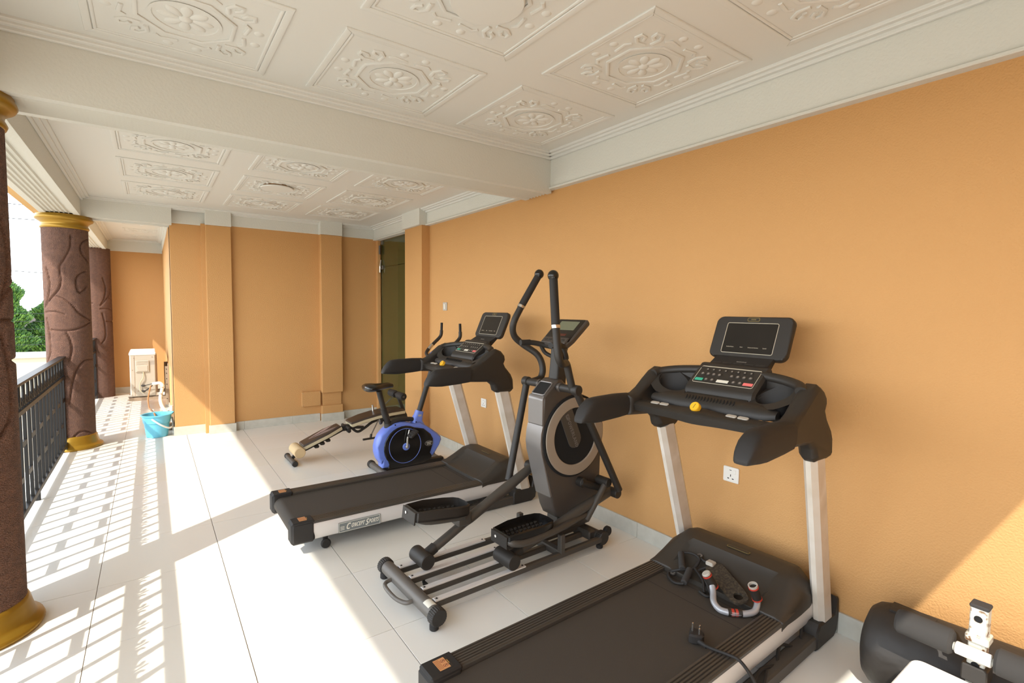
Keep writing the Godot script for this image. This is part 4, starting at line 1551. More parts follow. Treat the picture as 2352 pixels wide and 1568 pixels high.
	# right arm
	var pr := [Vector3(0.94, 1.035, 0.2), Vector3(0.915, 1.11, 0.2), Vector3(0.885, 1.185, 0.205), Vector3(0.835, 1.195, 0.24), Vector3(0.765, 1.205, 0.285), Vector3(0.735, 1.26, 0.292), Vector3(0.745, 1.40, 0.262)]
	b = B.new()
	b.tube(curve(pr, 5), 0.0215, 12)
	part("swing_arm", b, mats.black, e, 70.0)
	b = B.new()
	b.tube([Vector3(0.7452, 1.412, 0.2595), Vector3(0.7565, 1.675, 0.2215)], [0.024, 0.0235], 14)
	part("hand_grip", b, mats.black_soft, e, 70.0)
	b = B.new()
	b.tube([Vector3(0.7445, 1.395, 0.262), Vector3(0.7452, 1.412, 0.2595)], 0.0253, 14)
	part("grip_band", b, mats.chrome, e, 70.0)
	ball(e, Vector3(0.757, 1.682, 0.22))
	b = B.new()
	b.tube([Vector3(0.945, 1.03, 0.225), Vector3(1.355, 0.355, 0.215)], 0.0225, 14)
	part("link_arm", b, mats.black, e, 70.0)
	# left arm
	var pl_ := [Vector3(0.965, 1.03, -0.205), Vector3(1.045, 1.05, -0.205), Vector3(1.065, 1.12, -0.21), Vector3(1.04, 1.20, -0.235), Vector3(0.965, 1.265, -0.29), Vector3(0.895, 1.325, -0.30), Vector3(0.868, 1.405, -0.275), Vector3(0.915, 1.508, -0.26)]
	b = B.new()
	b.tube(curve(pl_, 5), 0.0215, 12)
	part("swing_arm", b, mats.black, e, 70.0)
	b = B.new()
	b.tube([Vector3(0.922, 1.523, -0.2575), Vector3(1.03, 1.718, -0.222)], [0.024, 0.0235], 14)
	part("hand_grip", b, mats.black_soft, e, 70.0)
	b = B.new()
	b.tube([Vector3(0.915, 1.508, -0.26), Vector3(0.922, 1.523, -0.2575)], 0.0253, 14)
	part("grip_band", b, mats.chrome, e, 70.0)
	ball(e, Vector3(1.033, 1.726, -0.22))
	b = B.new()
	b.tube([Vector3(0.945, 1.03, -0.225), Vector3(0.785, 0.42, -0.20)], 0.0225, 14)
	part("link_arm", b, mats.black, e, 70.0)
	# fixed handlebars
	for s in [1, -1]:
		b = B.new()
		b.tube(curve([Vector3(1.04, 1.255, 0.03 * s), Vector3(0.97, 1.275, 0.09 * s), Vector3(0.90, 1.29, 0.12 * s), Vector3(0.83, 1.29, 0.135 * s)], 5), 0.0165, 10)
		b.tube(curve([Vector3(0.955, 1.27, 0.1 * s), Vector3(0.985, 1.225, 0.095 * s), Vector3(1.03, 1.195, 0.05 * s), Vector3(1.03, 1.195, 0.0)], 4), 0.013, 9)
		var fxb := part("fixed_handlebar", b, mats.black, e, 70.0)
		b = B.new()
		b.tube([Vector3(0.82, 1.291, 0.138 * s), Vector3(0.885, 1.2915, 0.125 * s)], 0.0185, 10)
		part("pulse_grip", b, mats.black_soft, fxb, 70.0)
	# console
	var cy := Vector3(0.175, 0.155, 0).normalized()
	var cx := Transform3D(Basis(Vector3(0, 0, 1), cy, Vector3(-cy.y, cy.x, 0)), Vector3(1.045, 1.362, 0))
	b = B.new()
	b.extr(pl([-0.11, -0.115, 0.11, -0.115, 0.128, -0.06, 0.135, 0.10, 0.122, 0.117, -0.122, 0.117, -0.135, 0.10, -0.128, -0.06]), -0.036, 0.0, cx, 0.007)
	var con := part("console", b, mats.shell, e, 40.0)
	b = B.new()
	b.extr(rrect(0.235, 0.20, 0.012), -0.002, 0.0008, cx * Transform3D(Basis.IDENTITY, Vector3(0, 0.01, 0)))
	part("console_face", b, mats.screen, con)
	b = B.new()
	b.extr(moved(rrect(0.165, 0.078, 0.004), Vector2(0.0, 0.052)), 0.0, 0.0018, cx)
	part("display", b, mats.lcd, con)
	b = B.new()
	b.extr(moved(rrect(0.22, 0.052, 0.008), Vector2(0.0, -0.085)), -0.002, 0.010, cx, 0.004)
	part("shelf", b, mats.shell, con)
	b = B.new()
	b.box(Vector3(0.0, -0.03, 0.001), Vector3(0.10, 0.02, 0.001), 0.0, cx)
	part("print_strip", b, mat("dark_red", Color(0.33, 0.15, 0.11), 0.4), con)
	for k in 5:
		b = B.new()
		b.extr(moved(rrect(0.026, 0.013, 0.004), Vector2(-0.075 + k * 0.0375, -0.085)), 0.009, 0.0125, cx, 0.001)
		part("button", b, mats.black, con)

func ball(e: Node3D, at: Vector3):
	var b := B.new()
	var prof := []
	for k in 13:
		var a := -PI / 2 + PI * k / 12
		prof.append(Vector2(cos(a) * 0.031, sin(a) * 0.031))
	b.lathe(prof, Transform3D(Basis.IDENTITY, at), 20)
	part("ball_end", b, mats.black_gloss, e, 80.0)

# ------------------------------------------------------------------ exercise bike
func build_bike():
	var e := thing("exercise_bike", "upright exercise bike with a blue and black round casing and black saddle", "exercise bike", Vector3(0, 0, -4.27))
	var b := B.new()
	var out := PackedVector2Array()
	for k in 12:
		var a := deg_to_rad(62 + k * 14.0)
		out.append(Vector2(1.812 + cos(a) * 0.232, 0.252 + sin(a) * 0.222))
	for q in [[1.635, 0.145], [1.628, 0.125], [1.632, 0.085], [1.70, 0.075], [1.80, 0.07], [2.02, 0.075], [2.10, 0.10], [2.135, 0.135], [2.19, 0.215], [2.212, 0.262], [2.205, 0.293], [2.17, 0.33], [2.06, 0.412], [1.99, 0.458]]:
		out.append(Vector2(q[0], q[1]))
	b.extr(out, -0.062, 0.062, SIDE, 0.014)
	var casing := part("casing", b, mats.blue, e, 60.0)
	for s in [1, -1]:
		b = B.new()
		var ins := PackedVector2Array()
		for k in 13:
			var a := deg_to_rad(60 + k * 12.5)
			ins.append(Vector2(1.833 + cos(a) * 0.192, 0.252 + sin(a) * 0.190))
		for q in [[1.678, 0.145], [1.69, 0.11], [1.68, 0.08], [1.80, 0.074], [2.02, 0.079], [2.10, 0.105], [2.105, 0.13], [2.085, 0.16], [2.115, 0.24], [2.115, 0.29], [2.09, 0.335], [2.02, 0.395]]:
			ins.append(Vector2(q[0], q[1]))
		b.extr(ins, 0.055 * s, 0.073 * s, SIDE, 0.005)
		var side := part("side_cover", b, mats.black_gloss, casing, 60.0)
		b = B.new()
		var circ := []
		for k in 48:
			circ.append(Vector3(1.838 + cos(TAU * k / 48) * 0.152, 0.262 + sin(TAU * k / 48) * 0.156, 0.0735 * s))
		b.tube(circ, 0.0028, 5, false, 1.0, true)
		part("cover_ring", b, mats.blue, casing)
		b = B.new()
		b.cyl(Vector3(1.846, 0.253, 0.07 * s), Vector3(1.846, 0.253, 0.082 * s), 0.034, 24, 0.004)
		part("hub", b, mats.blue, casing)
		b = B.new()
		b.cyl(Vector3(1.846, 0.253, 0.08 * s), Vector3(1.846, 0.253, 0.10 * s), 0.015, 14, 0.003)
		b.tube([Vector3(1.846, 0.253, 0.095 * s), Vector3(1.846 + 0.004 * s, 0.253 + 0.075 * s, 0.095 * s), Vector3(1.846 + 0.022 * s, 0.253 + 0.155 * s, 0.10 * s)], 0.0095, 8)
		part("crank", b, mats.chrome, e, 60.0)
		b = B.new()
		b.box(Vector3.ZERO, Vector3(0.095, 0.028, 0.085), 0.01, Transform3D(Basis(Vector3(0, 0, 1), 0.6), Vector3(1.878 if s > 0 else 1.81, 0.253 + (0.128 if s > 0 else -0.13), 0.15 * s)))
		var ped := part("pedal", b, mats.black, e)
		for k in 4:
			b = B.new()
			b.box(Vector3(-0.036 + k * 0.024, 0.015, 0), Vector3(0.006, 0.006, 0.075), 0.001, Transform3D(Basis(Vector3(0, 0, 1), 0.6), Vector3(1.878 if s > 0 else 1.81, 0.253 + (0.128 if s > 0 else -0.13), 0.15 * s)))
			part("tread", b, mats.cover, ped)
	b = B.new()
	b.extr(moved(oval(0.042, 0.026), Vector2(2.072, 0.252)), 0.072, 0.0745, SIDE, 0.0005)
	part("badge", b, mats.shell_light, casing)
	b = B.new()
	b.extr(moved(oval(0.037, 0.021), Vector2(2.072, 0.252)), 0.072, 0.0752, SIDE, 0.0005)
	part("badge_face", b, mats.black, casing)
	for q in [[0.008, "CONCEPT"], [-0.008, "SPORTS"]]:
		text(casing, "lettering", q[1], 0.016, Transform3D(Basis.IDENTITY.scaled(Vector3(0.72, 1, 1)), Vector3(2.072, 0.252 + q[0], 0.0755)), mats.paper, "Droid Sans", 0.0006, true)
	for q in [[1.748, 0.458], [1.95, 0.462], [1.652, 0.215]]:
		b = B.new()
		b.cyl(Vector3(q[0], q[1], 0.058), Vector3(q[0], q[1], 0.064), 0.0055, 8)
		part("screw", b, mats.void, casing)
	# frame spine under and over the casing
	b = B.new()
	b.tube(curve([Vector3(1.70, 0.455, 0), Vector3(1.80, 0.487, 0), Vector3(1.90, 0.485, 0), Vector3(2.0, 0.46, 0)], 4), 0.03, 10, true, 0.7)
	part("top_spine", b, mats.black, e, 60.0)
	for q in [[1.65, 0.285, "rear_stabilizer"], [2.25, 0.24, "front_stabilizer"]]:
		b = B.new()
		b.cyl(Vector3(q[0], 0.034, -q[1]), Vector3(q[0], 0.034, q[1]), 0.03, 18)
		var st := part(q[2], b, mats.steel, e)
		for s in [1, -1]:
			b = B.new()
			b.cyl(Vector3(q[0], 0.036, q[1] * s - 0.035 * s), Vector3(q[0], 0.036, q[1] * s + 0.012 * s), 0.036, 18, 0.006)
			part("end_cap", b, mats.black, st)
	b = B.new()
	b.span(Vector3(1.64, 0.045, -0.03), Vector3(2.25, 0.085, 0.03), 0.006)
	part("floor_beam", b, mats.black, e)
	# saddle and its post
	b = B.new()
	b.tube([Vector3(1.712, 0.44, 0), Vector3(1.703, 0.475, 0)], [0.042, 0.034], 16)
	b.tube([Vector3(1.705, 0.46, 0), Vector3(1.665, 0.60, 0)], 0.030, 16)
	b.tube([Vector3(1.667, 0.595, 0), Vector3(1.622, 0.765, 0)], 0.024, 16)
	part("seat_post", b, mats.black, e)
	b = B.new()
	b.tube([Vector3(1.69, 0.505, 0), Vector3(1.645, 0.495, 0)], 0.008, 8)
	b.lathe([Vector2(0, -0.014), Vector2(0.026, -0.012), Vector2(0.028, 0.0), Vector2(0.022, 0.012), Vector2(0, 0.014)], Transform3D(Basis(Vector3(0, 1, 0), Vector3(1, 0.2, 0).normalized(), Vector3(0, 0, 1)), Vector3(1.638, 0.494, 0)), 7)
	part("adjust_knob", b, mats.black, e)
	b = B.new()
	var rings := []
	for q in [[1.492, 0.80, 0.03, 0.012], [1.498, 0.805, 0.085, 0.026], [1.52, 0.805, 0.108, 0.034], [1.565, 0.805, 0.112, 0.034], [1.61, 0.804, 0.085, 0.03], [1.66, 0.808, 0.048, 0.027], [1.71, 0.812, 0.036, 0.024], [1.745, 0.808, 0.028, 0.019], [1.757, 0.802, 0.010, 0.008]]:
		var ring := PackedVector3Array()
		for j in 18:
			var a := TAU * j / 18.0
			ring.append(Vector3(q[0], q[1] + sin(a) * q[3] * (1.0 if sin(a) > 0 else 1.15), cos(a) * q[2]))
		rings.append(ring)
	b.loft(rings)
	part("saddle", b, mats.black_gloss, e, 80.0)
	# steering post, blue boot, bars and console
	b = B.new()
	var br := []
	for q in [[1.992, 0.435, 0.062, 0.05], [1.985, 0.47, 0.047, 0.04], [1.998, 0.505, 0.037, 0.036], [2.012, 0.55, 0.033, 0.033]]:
		var ring := PackedVector3Array()
		for p in rrect(q[2] * 2, q[3] * 2, minf(q[2], q[3]) * 0.6, 4):
			ring.append(Vector3(q[0] + p.x, q[1] - p.x * 0.3, p.y))
		br.append(ring)
	b.loft(br)
	var boot := part("post_boot", b, mats.blue, e, 60.0)
	b = B.new()
	b.extr(rrect(0.032, 0.018, 0.002), 0.0, 0.0365, Transform3D(Basis.IDENTITY, Vector3(1.998, 0.512, 0)))
	part("sticker", b, mats.grey, boot)
	b = B.new()
	b.tube([Vector3(2.003, 0.53, 0), Vector3(2.175, 1.04, 0)], 0.0245, 14)
	part("steering_post", b, mats.black, e)
	b = B.new()
	b.cyl(Vector3(2.16, 1.005, -0.05), Vector3(2.16, 1.005, 0.05), 0.032, 16, 0.006)
	part("bar_clamp", b, mats.black, e)
	for s in [1, -1]:
		b = B.new()
		b.tube(curve([Vector3(2.16, 1.005, 0.02 * s), Vector3(2.15, 1.04, 0.10 * s), Vector3(2.165, 1.08, 0.165 * s), Vector3(2.25, 1.155, 0.19 * s), Vector3(2.325, 1.225, 0.19 * s), Vector3(2.335, 1.285, 0.185 * s)], 5), 0.0165, 10)
		var hb := part("handlebar", b, mats.black, e, 70.0)
		b = B.new()
		b.tube([Vector3(2.335, 1.28, 0.185 * s), Vector3(2.335, 1.36, 0.18 * s)], 0.0125, 10)
		part("bar_end", b, mats.black_soft, hb)
		b = B.new()
		b.tube([Vector3(2.19, 1.104, 0.176 * s), Vector3(2.235, 1.145, 0.188 * s)], 0.0185, 10)
		part("pulse_plate", b, mats.chrome, hb)
	var cs := Transform3D(Basis(Vector3(0, 0, 1), Vector3(0.80, 0.60, 0), Vector3(-0.60, 0.80, 0)), Vector3(2.20, 1.105, 0))
	b = B.new()
	b.extr(rrect(0.20, 0.17, 0.03), -0.05, 0.0, cs, 0.01)
	var con := part("console", b, mats.black, e, 50.0)
	b = B.new()
	b.extr(moved(rrect(0.15, 0.03, 0.004), Vector2(0, -0.045)), -0.001, 0.003, cs)
	part("console_stripe", b, mats.blue, con)
	b = B.new()
	b.extr(moved(rrect(0.05, 0.028, 0.004), Vector2(0, 0.035)), -0.001, 0.0015, cs)
	part("display", b, mats.lcd, con)

# ------------------------------------------------------------------ folding sit-up bench
func build_bench():
	var e := thing("sit_up_bench", "low sit-up bench with two brown cream-edged pads, springs and a tan ankle roller", "bench", Vector3(0, 0, -5.13))
	var b := B.new()
	b.cyl(Vector3(1.068, 0.026, -0.16), Vector3(1.068, 0.026, 0.16), 0.023, 16)
	var ft := part("foot_tube", b, mats.steel_dark, e)
	for s in [1, -1]:
		b = B.new()
		b.cyl(Vector3(1.068, 0.027, 0.145 * s), Vector3(1.068, 0.027, 0.175 * s), 0.027, 16, 0.004)
		part("end_cap", b, mats.black, ft)
	b = B.new()
	b.cyl(Vector3(1.125, 0.11, -0.12), Vector3(1.125, 0.11, 0.12), 0.052, 26, 0.006)
	part("ankle_roller", b, mats.tan, e)
	b = B.new()
	b.tube([Vector3(1.068, 0.03, 0), Vector3(1.125, 0.085, 0), Vector3(1.22, 0.115, 0), Vector3(1.58, 0.265, 0), Vector3(1.66, 0.27, 0), Vector3(1.78, 0.255, 0)], 0.019, 4, true, 1.0)
	b.tube(curve([Vector3(1.66, 0.26, 0), Vector3(1.72, 0.215, 0), Vector3(1.80, 0.25, 0), Vector3(1.92, 0.31, 0), Vector3(2.24, 0.33, 0)], 4), 0.014, 8)
	part("spine_tube", b, mats.black, e, 60.0)
	b = B.new()
	b.cyl(Vector3(1.595, 0.285, -0.11), Vector3(1.595, 0.285, 0.11), 0.014, 12, 0.003)
	b.box(Vector3(1.60, 0.275, 0), Vector3(0.09, 0.06, 0.06), 0.008)
	b.cyl(Vector3(1.61, 0.25, 0.03), Vector3(1.61, 0.25, 0.075), 0.02, 12, 0.004)
	part("hinge_joint", b, mats.black, e)
	b = B.new()
	for k in 3:
		b.box(Vector3(1.30 + k * 0.055, 0.128 + k * 0.023, 0.02), Vector3(0.045, 0.03, 0.05), 0.008, Transform3D(Basis(Vector3(0, 0, 1), 0.0), Vector3.ZERO))
	part("adjuster_teeth", b, mats.black, e)
	# pads: brown top, cream edge
	pad(e, [Vector3(1.165, 0.148, 0), Vector3(1.28, 0.196, 0), Vector3(1.40, 0.246, 0), Vector3(1.535, 0.298, 0)], [0.088, 0.098, 0.108, 0.07], true)
	pad(e, [Vector3(1.625, 0.315, 0), Vector3(1.76, 0.352, 0), Vector3(1.90, 0.378, 0), Vector3(2.05, 0.394, 0), Vector3(2.20, 0.398, 0)], [0.10, 0.12, 0.125, 0.125, 0.11], false)
	# rear support and the padded leg holder
	b = B.new()
	b.tube([Vector3(2.36, 0.0, 0), Vector3(2.26, 0.29, 0), Vector3(2.15, 0.58, 0)], 0.021, 4)
	b.tube([Vector3(2.12, 0.34, 0), Vector3(2.26, 0.33, 0)], 0.018, 8)
	b.cyl(Vector3(2.36, 0.025, -0.17), Vector3(2.36, 0.025, 0.17), 0.023, 14, 0.003)
	b.box(Vector3(2.285, 0.25, 0.0), Vector3(0.05, 0.05, 0.07), 0.008)
	part("support_post", b, mats.black, e)
	b = B.new()
	b.cyl(Vector3(2.15, 0.565, -0.19), Vector3(2.15, 0.565, 0.19), 0.011, 10)
	part("roller_bar", b, mats.steel_dark, e)
	for s in [1, -1]:
		b = B.new()
		b.cyl(Vector3(2.15, 0.565, 0.035 * s), Vector3(2.15, 0.565, 0.18 * s), 0.04, 18, 0.012)
		part("foam_roller", b, mats.black_soft, e)
	b = B.new()
	b.tube(curve([Vector3(1.905, 0.34, -0.06), Vector3(1.905, 0.43, -0.06), Vector3(1.90, 0.47, -0.06)], 3), 0.011, 8)
	part("pin_handle", b, mats.chrome, e)
	for g in [[Vector3(1.905, 0.335, 0.10), Vector3(1.822, 0.195, 0.115), 0.0065], [Vector3(1.96, 0.40, -0.05), Vector3(2.12, 0.54, -0.03), 0.008]]:
		b = B.new()
		var pts := []
		var a0: Vector3 = g[0]
		var a1: Vector3 = g[1]
		var d := (a1 - a0).normalized()
		var s1 := d.cross(Vector3(0, 0, 1)).normalized()
		var s2 := d.cross(s1)
		for k in 20 * 7 + 1:
			var f := k / (20.0 * 7.0)
			var an := TAU * k / 7.0
			pts.append(a0.lerp(a1, f) + (s1 * cos(an) + s2 * sin(an)) * g[2])
		b.tube(pts, 0.0019, 4)
		part("spring", b, mats.steel, e, 80.0)
	b = B.new()
	b.tube([Vector3(1.822, 0.20, 0.115), Vector3(1.815, 0.165, 0.115)], 0.012, 8)
	b.tube([Vector3(1.73, 0.158, 0.13), Vector3(1.93, 0.152, 0.10)], 0.011, 10)
	part("spring_handle", b, mats.black, e)

func pad(e: Node3D, line: Array, half: Array, striped: bool):
	var n := line.size()
	var lv := []
	for layer in [[-0.028, 0.94, 0], [-0.022, 1.0, 0], [0.004, 1.0, 0], [0.006, 0.99, 1], [0.018, 0.95, 1], [0.024, 0.86, 1]]:
		var ring := PackedVector3Array()
		for i in n:
			var d: Vector3 = (line[mini(i + 1, n - 1)] - line[maxi(i - 1, 0)]).normalized()
			var up := Vector3(-d.y, d.x, 0)
			var ends: float = (layer[1] - 1.0) * 0.12 * (1.0 if i == n - 1 else (-1.0 if i == 0 else 0.0))
			ring.append(line[i] + up * layer[0] + d * ends + Vector3(0, 0, half[i] * layer[1]))
		for i in range(n - 1, -1, -1):
			var d: Vector3 = (line[mini(i + 1, n - 1)] - line[maxi(i - 1, 0)]).normalized()
			var up := Vector3(-d.y, d.x, 0)
			var ends: float = (layer[1] - 1.0) * 0.12 * (1.0 if i == n - 1 else (-1.0 if i == 0 else 0.0))
			ring.append(line[i] + up * layer[0] + d * ends - Vector3(0, 0, half[i] * layer[1]))
		lv.append(ring)
	for k in 2:
		var b := B.new()
		var sub := lv.slice(0, 3) if k == 0 else lv.slice(3, 6)
		var t := b.rings_tris(sub, false)
		# strip caps that follow the bend of the pad
		for c in [sub[0], sub[2]]:
			var flip: bool = c == sub[0]
			for i in n - 1:
				var q := [c[i], c[i + 1], c[2 * n - 2 - i], c[2 * n - 1 - i]]
				if flip:
					q.reverse()
				t.append_array(PackedVector3Array([q[0], q[2], q[1], q[0], q[3], q[2]]))
		b.closed(t)
		part("pad_edge" if k == 0 else "pad_top", b, mats.piping if k == 0 else mats.vinyl, e, 50.0)
	if striped:
		for s in [1, -1]:
			for r in 3:
				var b := B.new()
				var pts := []
				for i in 5:
					var f := i / 4.0
					var p: Vector3 = line[0].lerp(line[n - 1], 0.22 + 0.16 * r + f * (0.74 - 0.14 * r) * 0.8)
					pts.append(p + Vector3(-0.42, 0.9, 0) * 0.0285 + Vector3(0, 0, s * (0.004 + f * (0.075 - r * 0.012))))
				b.tube(pts, [0.003, 0.0075, 0.008, 0.006, 0.002], 6, true, 0.25)
				part("stripe", b, mats.stripe, e)

# ------------------------------------------------------------------ far left corner
func build_far_corner():
	var e := thing("bucket", "light blue plastic bucket with a pouring lip and white handle below the drain hose", "bucket", Vector3(0.03, 0, -7.03))
	var b := B.new()
	var lv := []
	for q in [[0.098, 0.0, 0.0], [0.104, 0.004, 0.0], [0.123, 0.16, 0.0], [0.131, 0.165, 0.0], [0.141, 0.243, 0.3], [0.152, 0.246, 1.0], [0.153, 0.256, 1.0], [0.146, 0.259, 0.9], [0.137, 0.254, 0.4], [0.119, 0.16, 0.0], [0.100, 0.008, 0.0], [0.02, 0.007, 0.0]]:
		var ring := PackedVector3Array()
		for j in 40:
			var a := TAU * j / 40.0
			var lip: float = exp(-pow(angle_difference(a, -0.35) / 0.28, 2.0)) * 0.022 * q[2]
			ring.append(Vector3(cos(a) * (q[0] + lip), q[1] + lip * 0.25, sin(a) * (q[0] + lip)))
		lv.append(ring)
	b.loft(lv)
	part("body", b, mats.aqua, e, 50.0)
	b = B.new()
	b.tube(curve([Vector3(-0.045, 0.222, 0.132), Vector3(-0.02, 0.20, 0.148), Vector3(0.04, 0.15, 0.158), Vector3(0.11, 0.105, 0.115), Vector3(0.15, 0.105, 0.03), Vector3(0.155, 0.13, -0.03), Vector3(0.145, 0.20, -0.045)], 5), 0.0095, 10)
	part("handle", b, mats.plastic_white, e, 70.0)
	e = thing("air_conditioner", "white air conditioner outdoor unit on a wall bracket at the end of the veranda", "air conditioner", Vector3(-0.255, 0.205, -8.87))
	b = B.new()
	b.span(Vector3(0.0, 0.0, -0.80), Vector3(0.30, 0.60, 0.0), 0.012)
	var body := part("body", b, mats.ac, e)
	b = B.new()
	b.span(Vector3(-0.006, 0.585, -0.81), Vector3(0.306, 0.625, 0.006), 0.01)
	part("top_cover", b, mats.plastic_white, e)
	b = B.new()
	b.span(Vector3(0.296, 0.05, -0.76), Vector3(0.312, 0.57, -0.02), 0.004)
	part("coil_grille", b, mats.ac_dark, e)
	b = B.new()
	for k in 26:
		b.span(Vector3(0.311, 0.06 + k * 0.0195, -0.75), Vector3(0.318, 0.064 + k * 0.0195, -0.03))
	part("coil_fins", b, mats.ac, e)
	b = B.new()
	b.box(Vector3(0.145, 0.43, 0.006), Vector3(0.155, 0.165, 0.014), 0.004)
	b.box(Vector3(0.145, 0.40, 0.014), Vector3(0.125, 0.08, 0.008), 0.003)
	for y in [0.465, 0.485, 0.502]:
		b.box(Vector3(0.145, y, 0.0135), Vector3(0.125, 0.006, 0.006), 0.001)
	part("service_cover", b, mats.ac, e)
	b = B.new()
	b.span(Vector3(0.052, 0.01, 0.0), Vector3(0.055, 0.585, 0.002))
	part("panel_seam", b, mats.ac_dark, e)
	for q in [[0.03, 0.38], [0.045, 0.13], [0.05, 0.55], [0.26, 0.56], [0.09, 0.08], [0.22, 0.10]]:
		b = B.new()
		b.cyl(Vector3(q[0], q[1], 0.0), Vector3(q[0], q[1], 0.004), 0.006, 8)
		part("screw", b, mats.ac_dark, e)
	b = B.new()
	for k in 7:
		b.box(Vector3(0.262, 0.505 - k * 0.009, 0.0008), Vector3(0.05 if k % 2 else 0.064, 0.0025, 0.0012))
	part("rating_print", b, mat("print", Color(0.60, 0.57, 0.56), 0.7), e)
	for y in [0.155, 0.075]:
		b = B.new()
		b.tube([Vector3(0.135, y, 0.0), Vector3(0.145, y, 0.035), Vector3(0.17, y + 0.004, 0.04)], 0.013, 8)
		b.cyl(Vector3(0.15, y - 0.012, 0.03), Vector3(0.15, y + 0.014, 0.03), 0.016, 6)
		part("service_valve", b, mats.black, e)
		b = B.new()
		b.tube([Vector3(0.17, y + 0.004, 0.04), Vector3(0.255, 0.155 if y < 0.1 else 0.18, 0.05)], 0.008 if y < 0.1 else 0.005, 8)
		part("copper_pipe", b, mats.black, e)
	b = B.new()
	b.tube(curve([Vector3(0.155, 0.35, 0.012), Vector3(0.15, 0.27, 0.02), Vector3(0.115, 0.20, 0.02), Vector3(0.11, 0.10, 0.02), Vector3(0.15, 0.05, 0.02)], 5), 0.006, 7)
	part("power_cable", b, mats.piping, e)
	# wall bracket
	e = thing("wall_bracket", "grey steel wall bracket carrying the white air conditioner unit", "bracket")
	b = B.new()
	b.span(Vector3(-0.275, 0.145, -8.885), Vector3(0.19, 0.2, -8.875), 0.002)
	b.span(Vector3(-0.275, 0.19, -8.92), Vector3(0.19, 0.2, -8.875), 0.002)
	b.span(Vector3(-0.275, 0.145, -9.62), Vector3(0.19, 0.2, -9.61), 0.002)
	b.span(Vector3(-0.275, 0.19, -9.62), Vector3(0.19, 0.2, -9.575), 0.002)
	part("arm", b, mats.bracket, e)
	b = B.new()
	b.span(Vector3(0.155, 0.06, -8.89), Vector3(0.19, 0.62, -8.86), 0.002)
	b.span(Vector3(0.185, 0.06, -8.90), Vector3(0.20, 0.66, -8.80), 0.002)
	b.span(Vector3(0.155, 0.06, -9.64), Vector3(0.20, 0.62, -9.60), 0.002)
	part("upright", b, mats.bracket, e)
	b = B.new()
	for y in [0.36, 0.44, 0.52, 0.58, 0.15]:
		b.cyl(Vector3(0.17, y, -8.861), Vector3(0.17, y, -8.856), 0.006, 8)
	part("bolt_hole", b, mats.void, e)
	e = thing("insulated_pipe", "white wrapped pipe looping from the air conditioner down to the return wall", "pipe", Vector3(0, 0, -8.81))
	b = B.new()
	b.tube(curve([Vector3(0.0, 0.382, 0), Vector3(0.04, 0.388, 0.01), Vector3(0.085, 0.392, 0.03), Vector3(0.115, 0.36, 0.05), Vector3(0.105, 0.28, 0.06), Vector3(0.085, 0.18, 0.10), Vector3(0.10, 0.10, 0.30), Vector3(0.15, 0.05, 0.6), Vector3(0.19, 0.04, 0.8)], 6), 0.021, 12)
	part("insulation", b, mats.plastic_white, e, 70.0)
	b = B.new()
	for q in [[Vector3(0.113, 0.335, 0.053), Vector3(0.111, 0.325, 0.055)], [Vector3(0.097, 0.24, 0.07), Vector3(0.094, 0.23, 0.075)]]:
		b.tube(q, 0.0222, 12)
	part("tape_band", b, mats.bracket, e)
	b = B.new()
	b.tube(curve([Vector3(0.19, 0.10, 0.95), Vector3(0.15, 0.085, 0.75), Vector3(0.12, 0.09, 0.55)], 5), 0.012, 8)
	part("branch_tube", b, mats.plastic_white, e)
	e = thing("drain_hose", "brown drain hose hanging from the air conditioner into the blue bucket", "hose", Vector3(0, 0, -8.81))
	b = B.new()
	b.tube(curve([Vector3(-0.02, 0.36, 0.0), Vector3(-0.035, 0.30, 0.05), Vector3(-0.055, 0.20, 0.2), Vector3(-0.045, 0.16, 0.7), Vector3(-0.015, 0.22, 1.3), Vector3(0.012, 0.24, 1.72), Vector3(0.025, 0.15, 1.77)], 6), 0.0095, 9)
	part("hose", b, mats.hose, e, 70.0)
	e = thing("pipe_stub", "short grey pipe stub with white tubing at the floor beside the blue bucket", "pipe", Vector3(0.155, 0, -7.30))
	b = B.new()
	b.cyl(Vector3(0, 0.0, 0), Vector3(0, 0.09, 0), 0.028, 14, 0.003)
	part("stub", b, mats.bracket, e)
	b = B.new()
	b.tube(curve([Vector3(0, 0.085, 0), Vector3(0.005, 0.15, 0.01), Vector3(0.025, 0.20, 0.02), Vector3(0.028, 0.30, 0.02)], 4), 0.014, 9)
	part("tubing", b, mats.plastic_white, e)

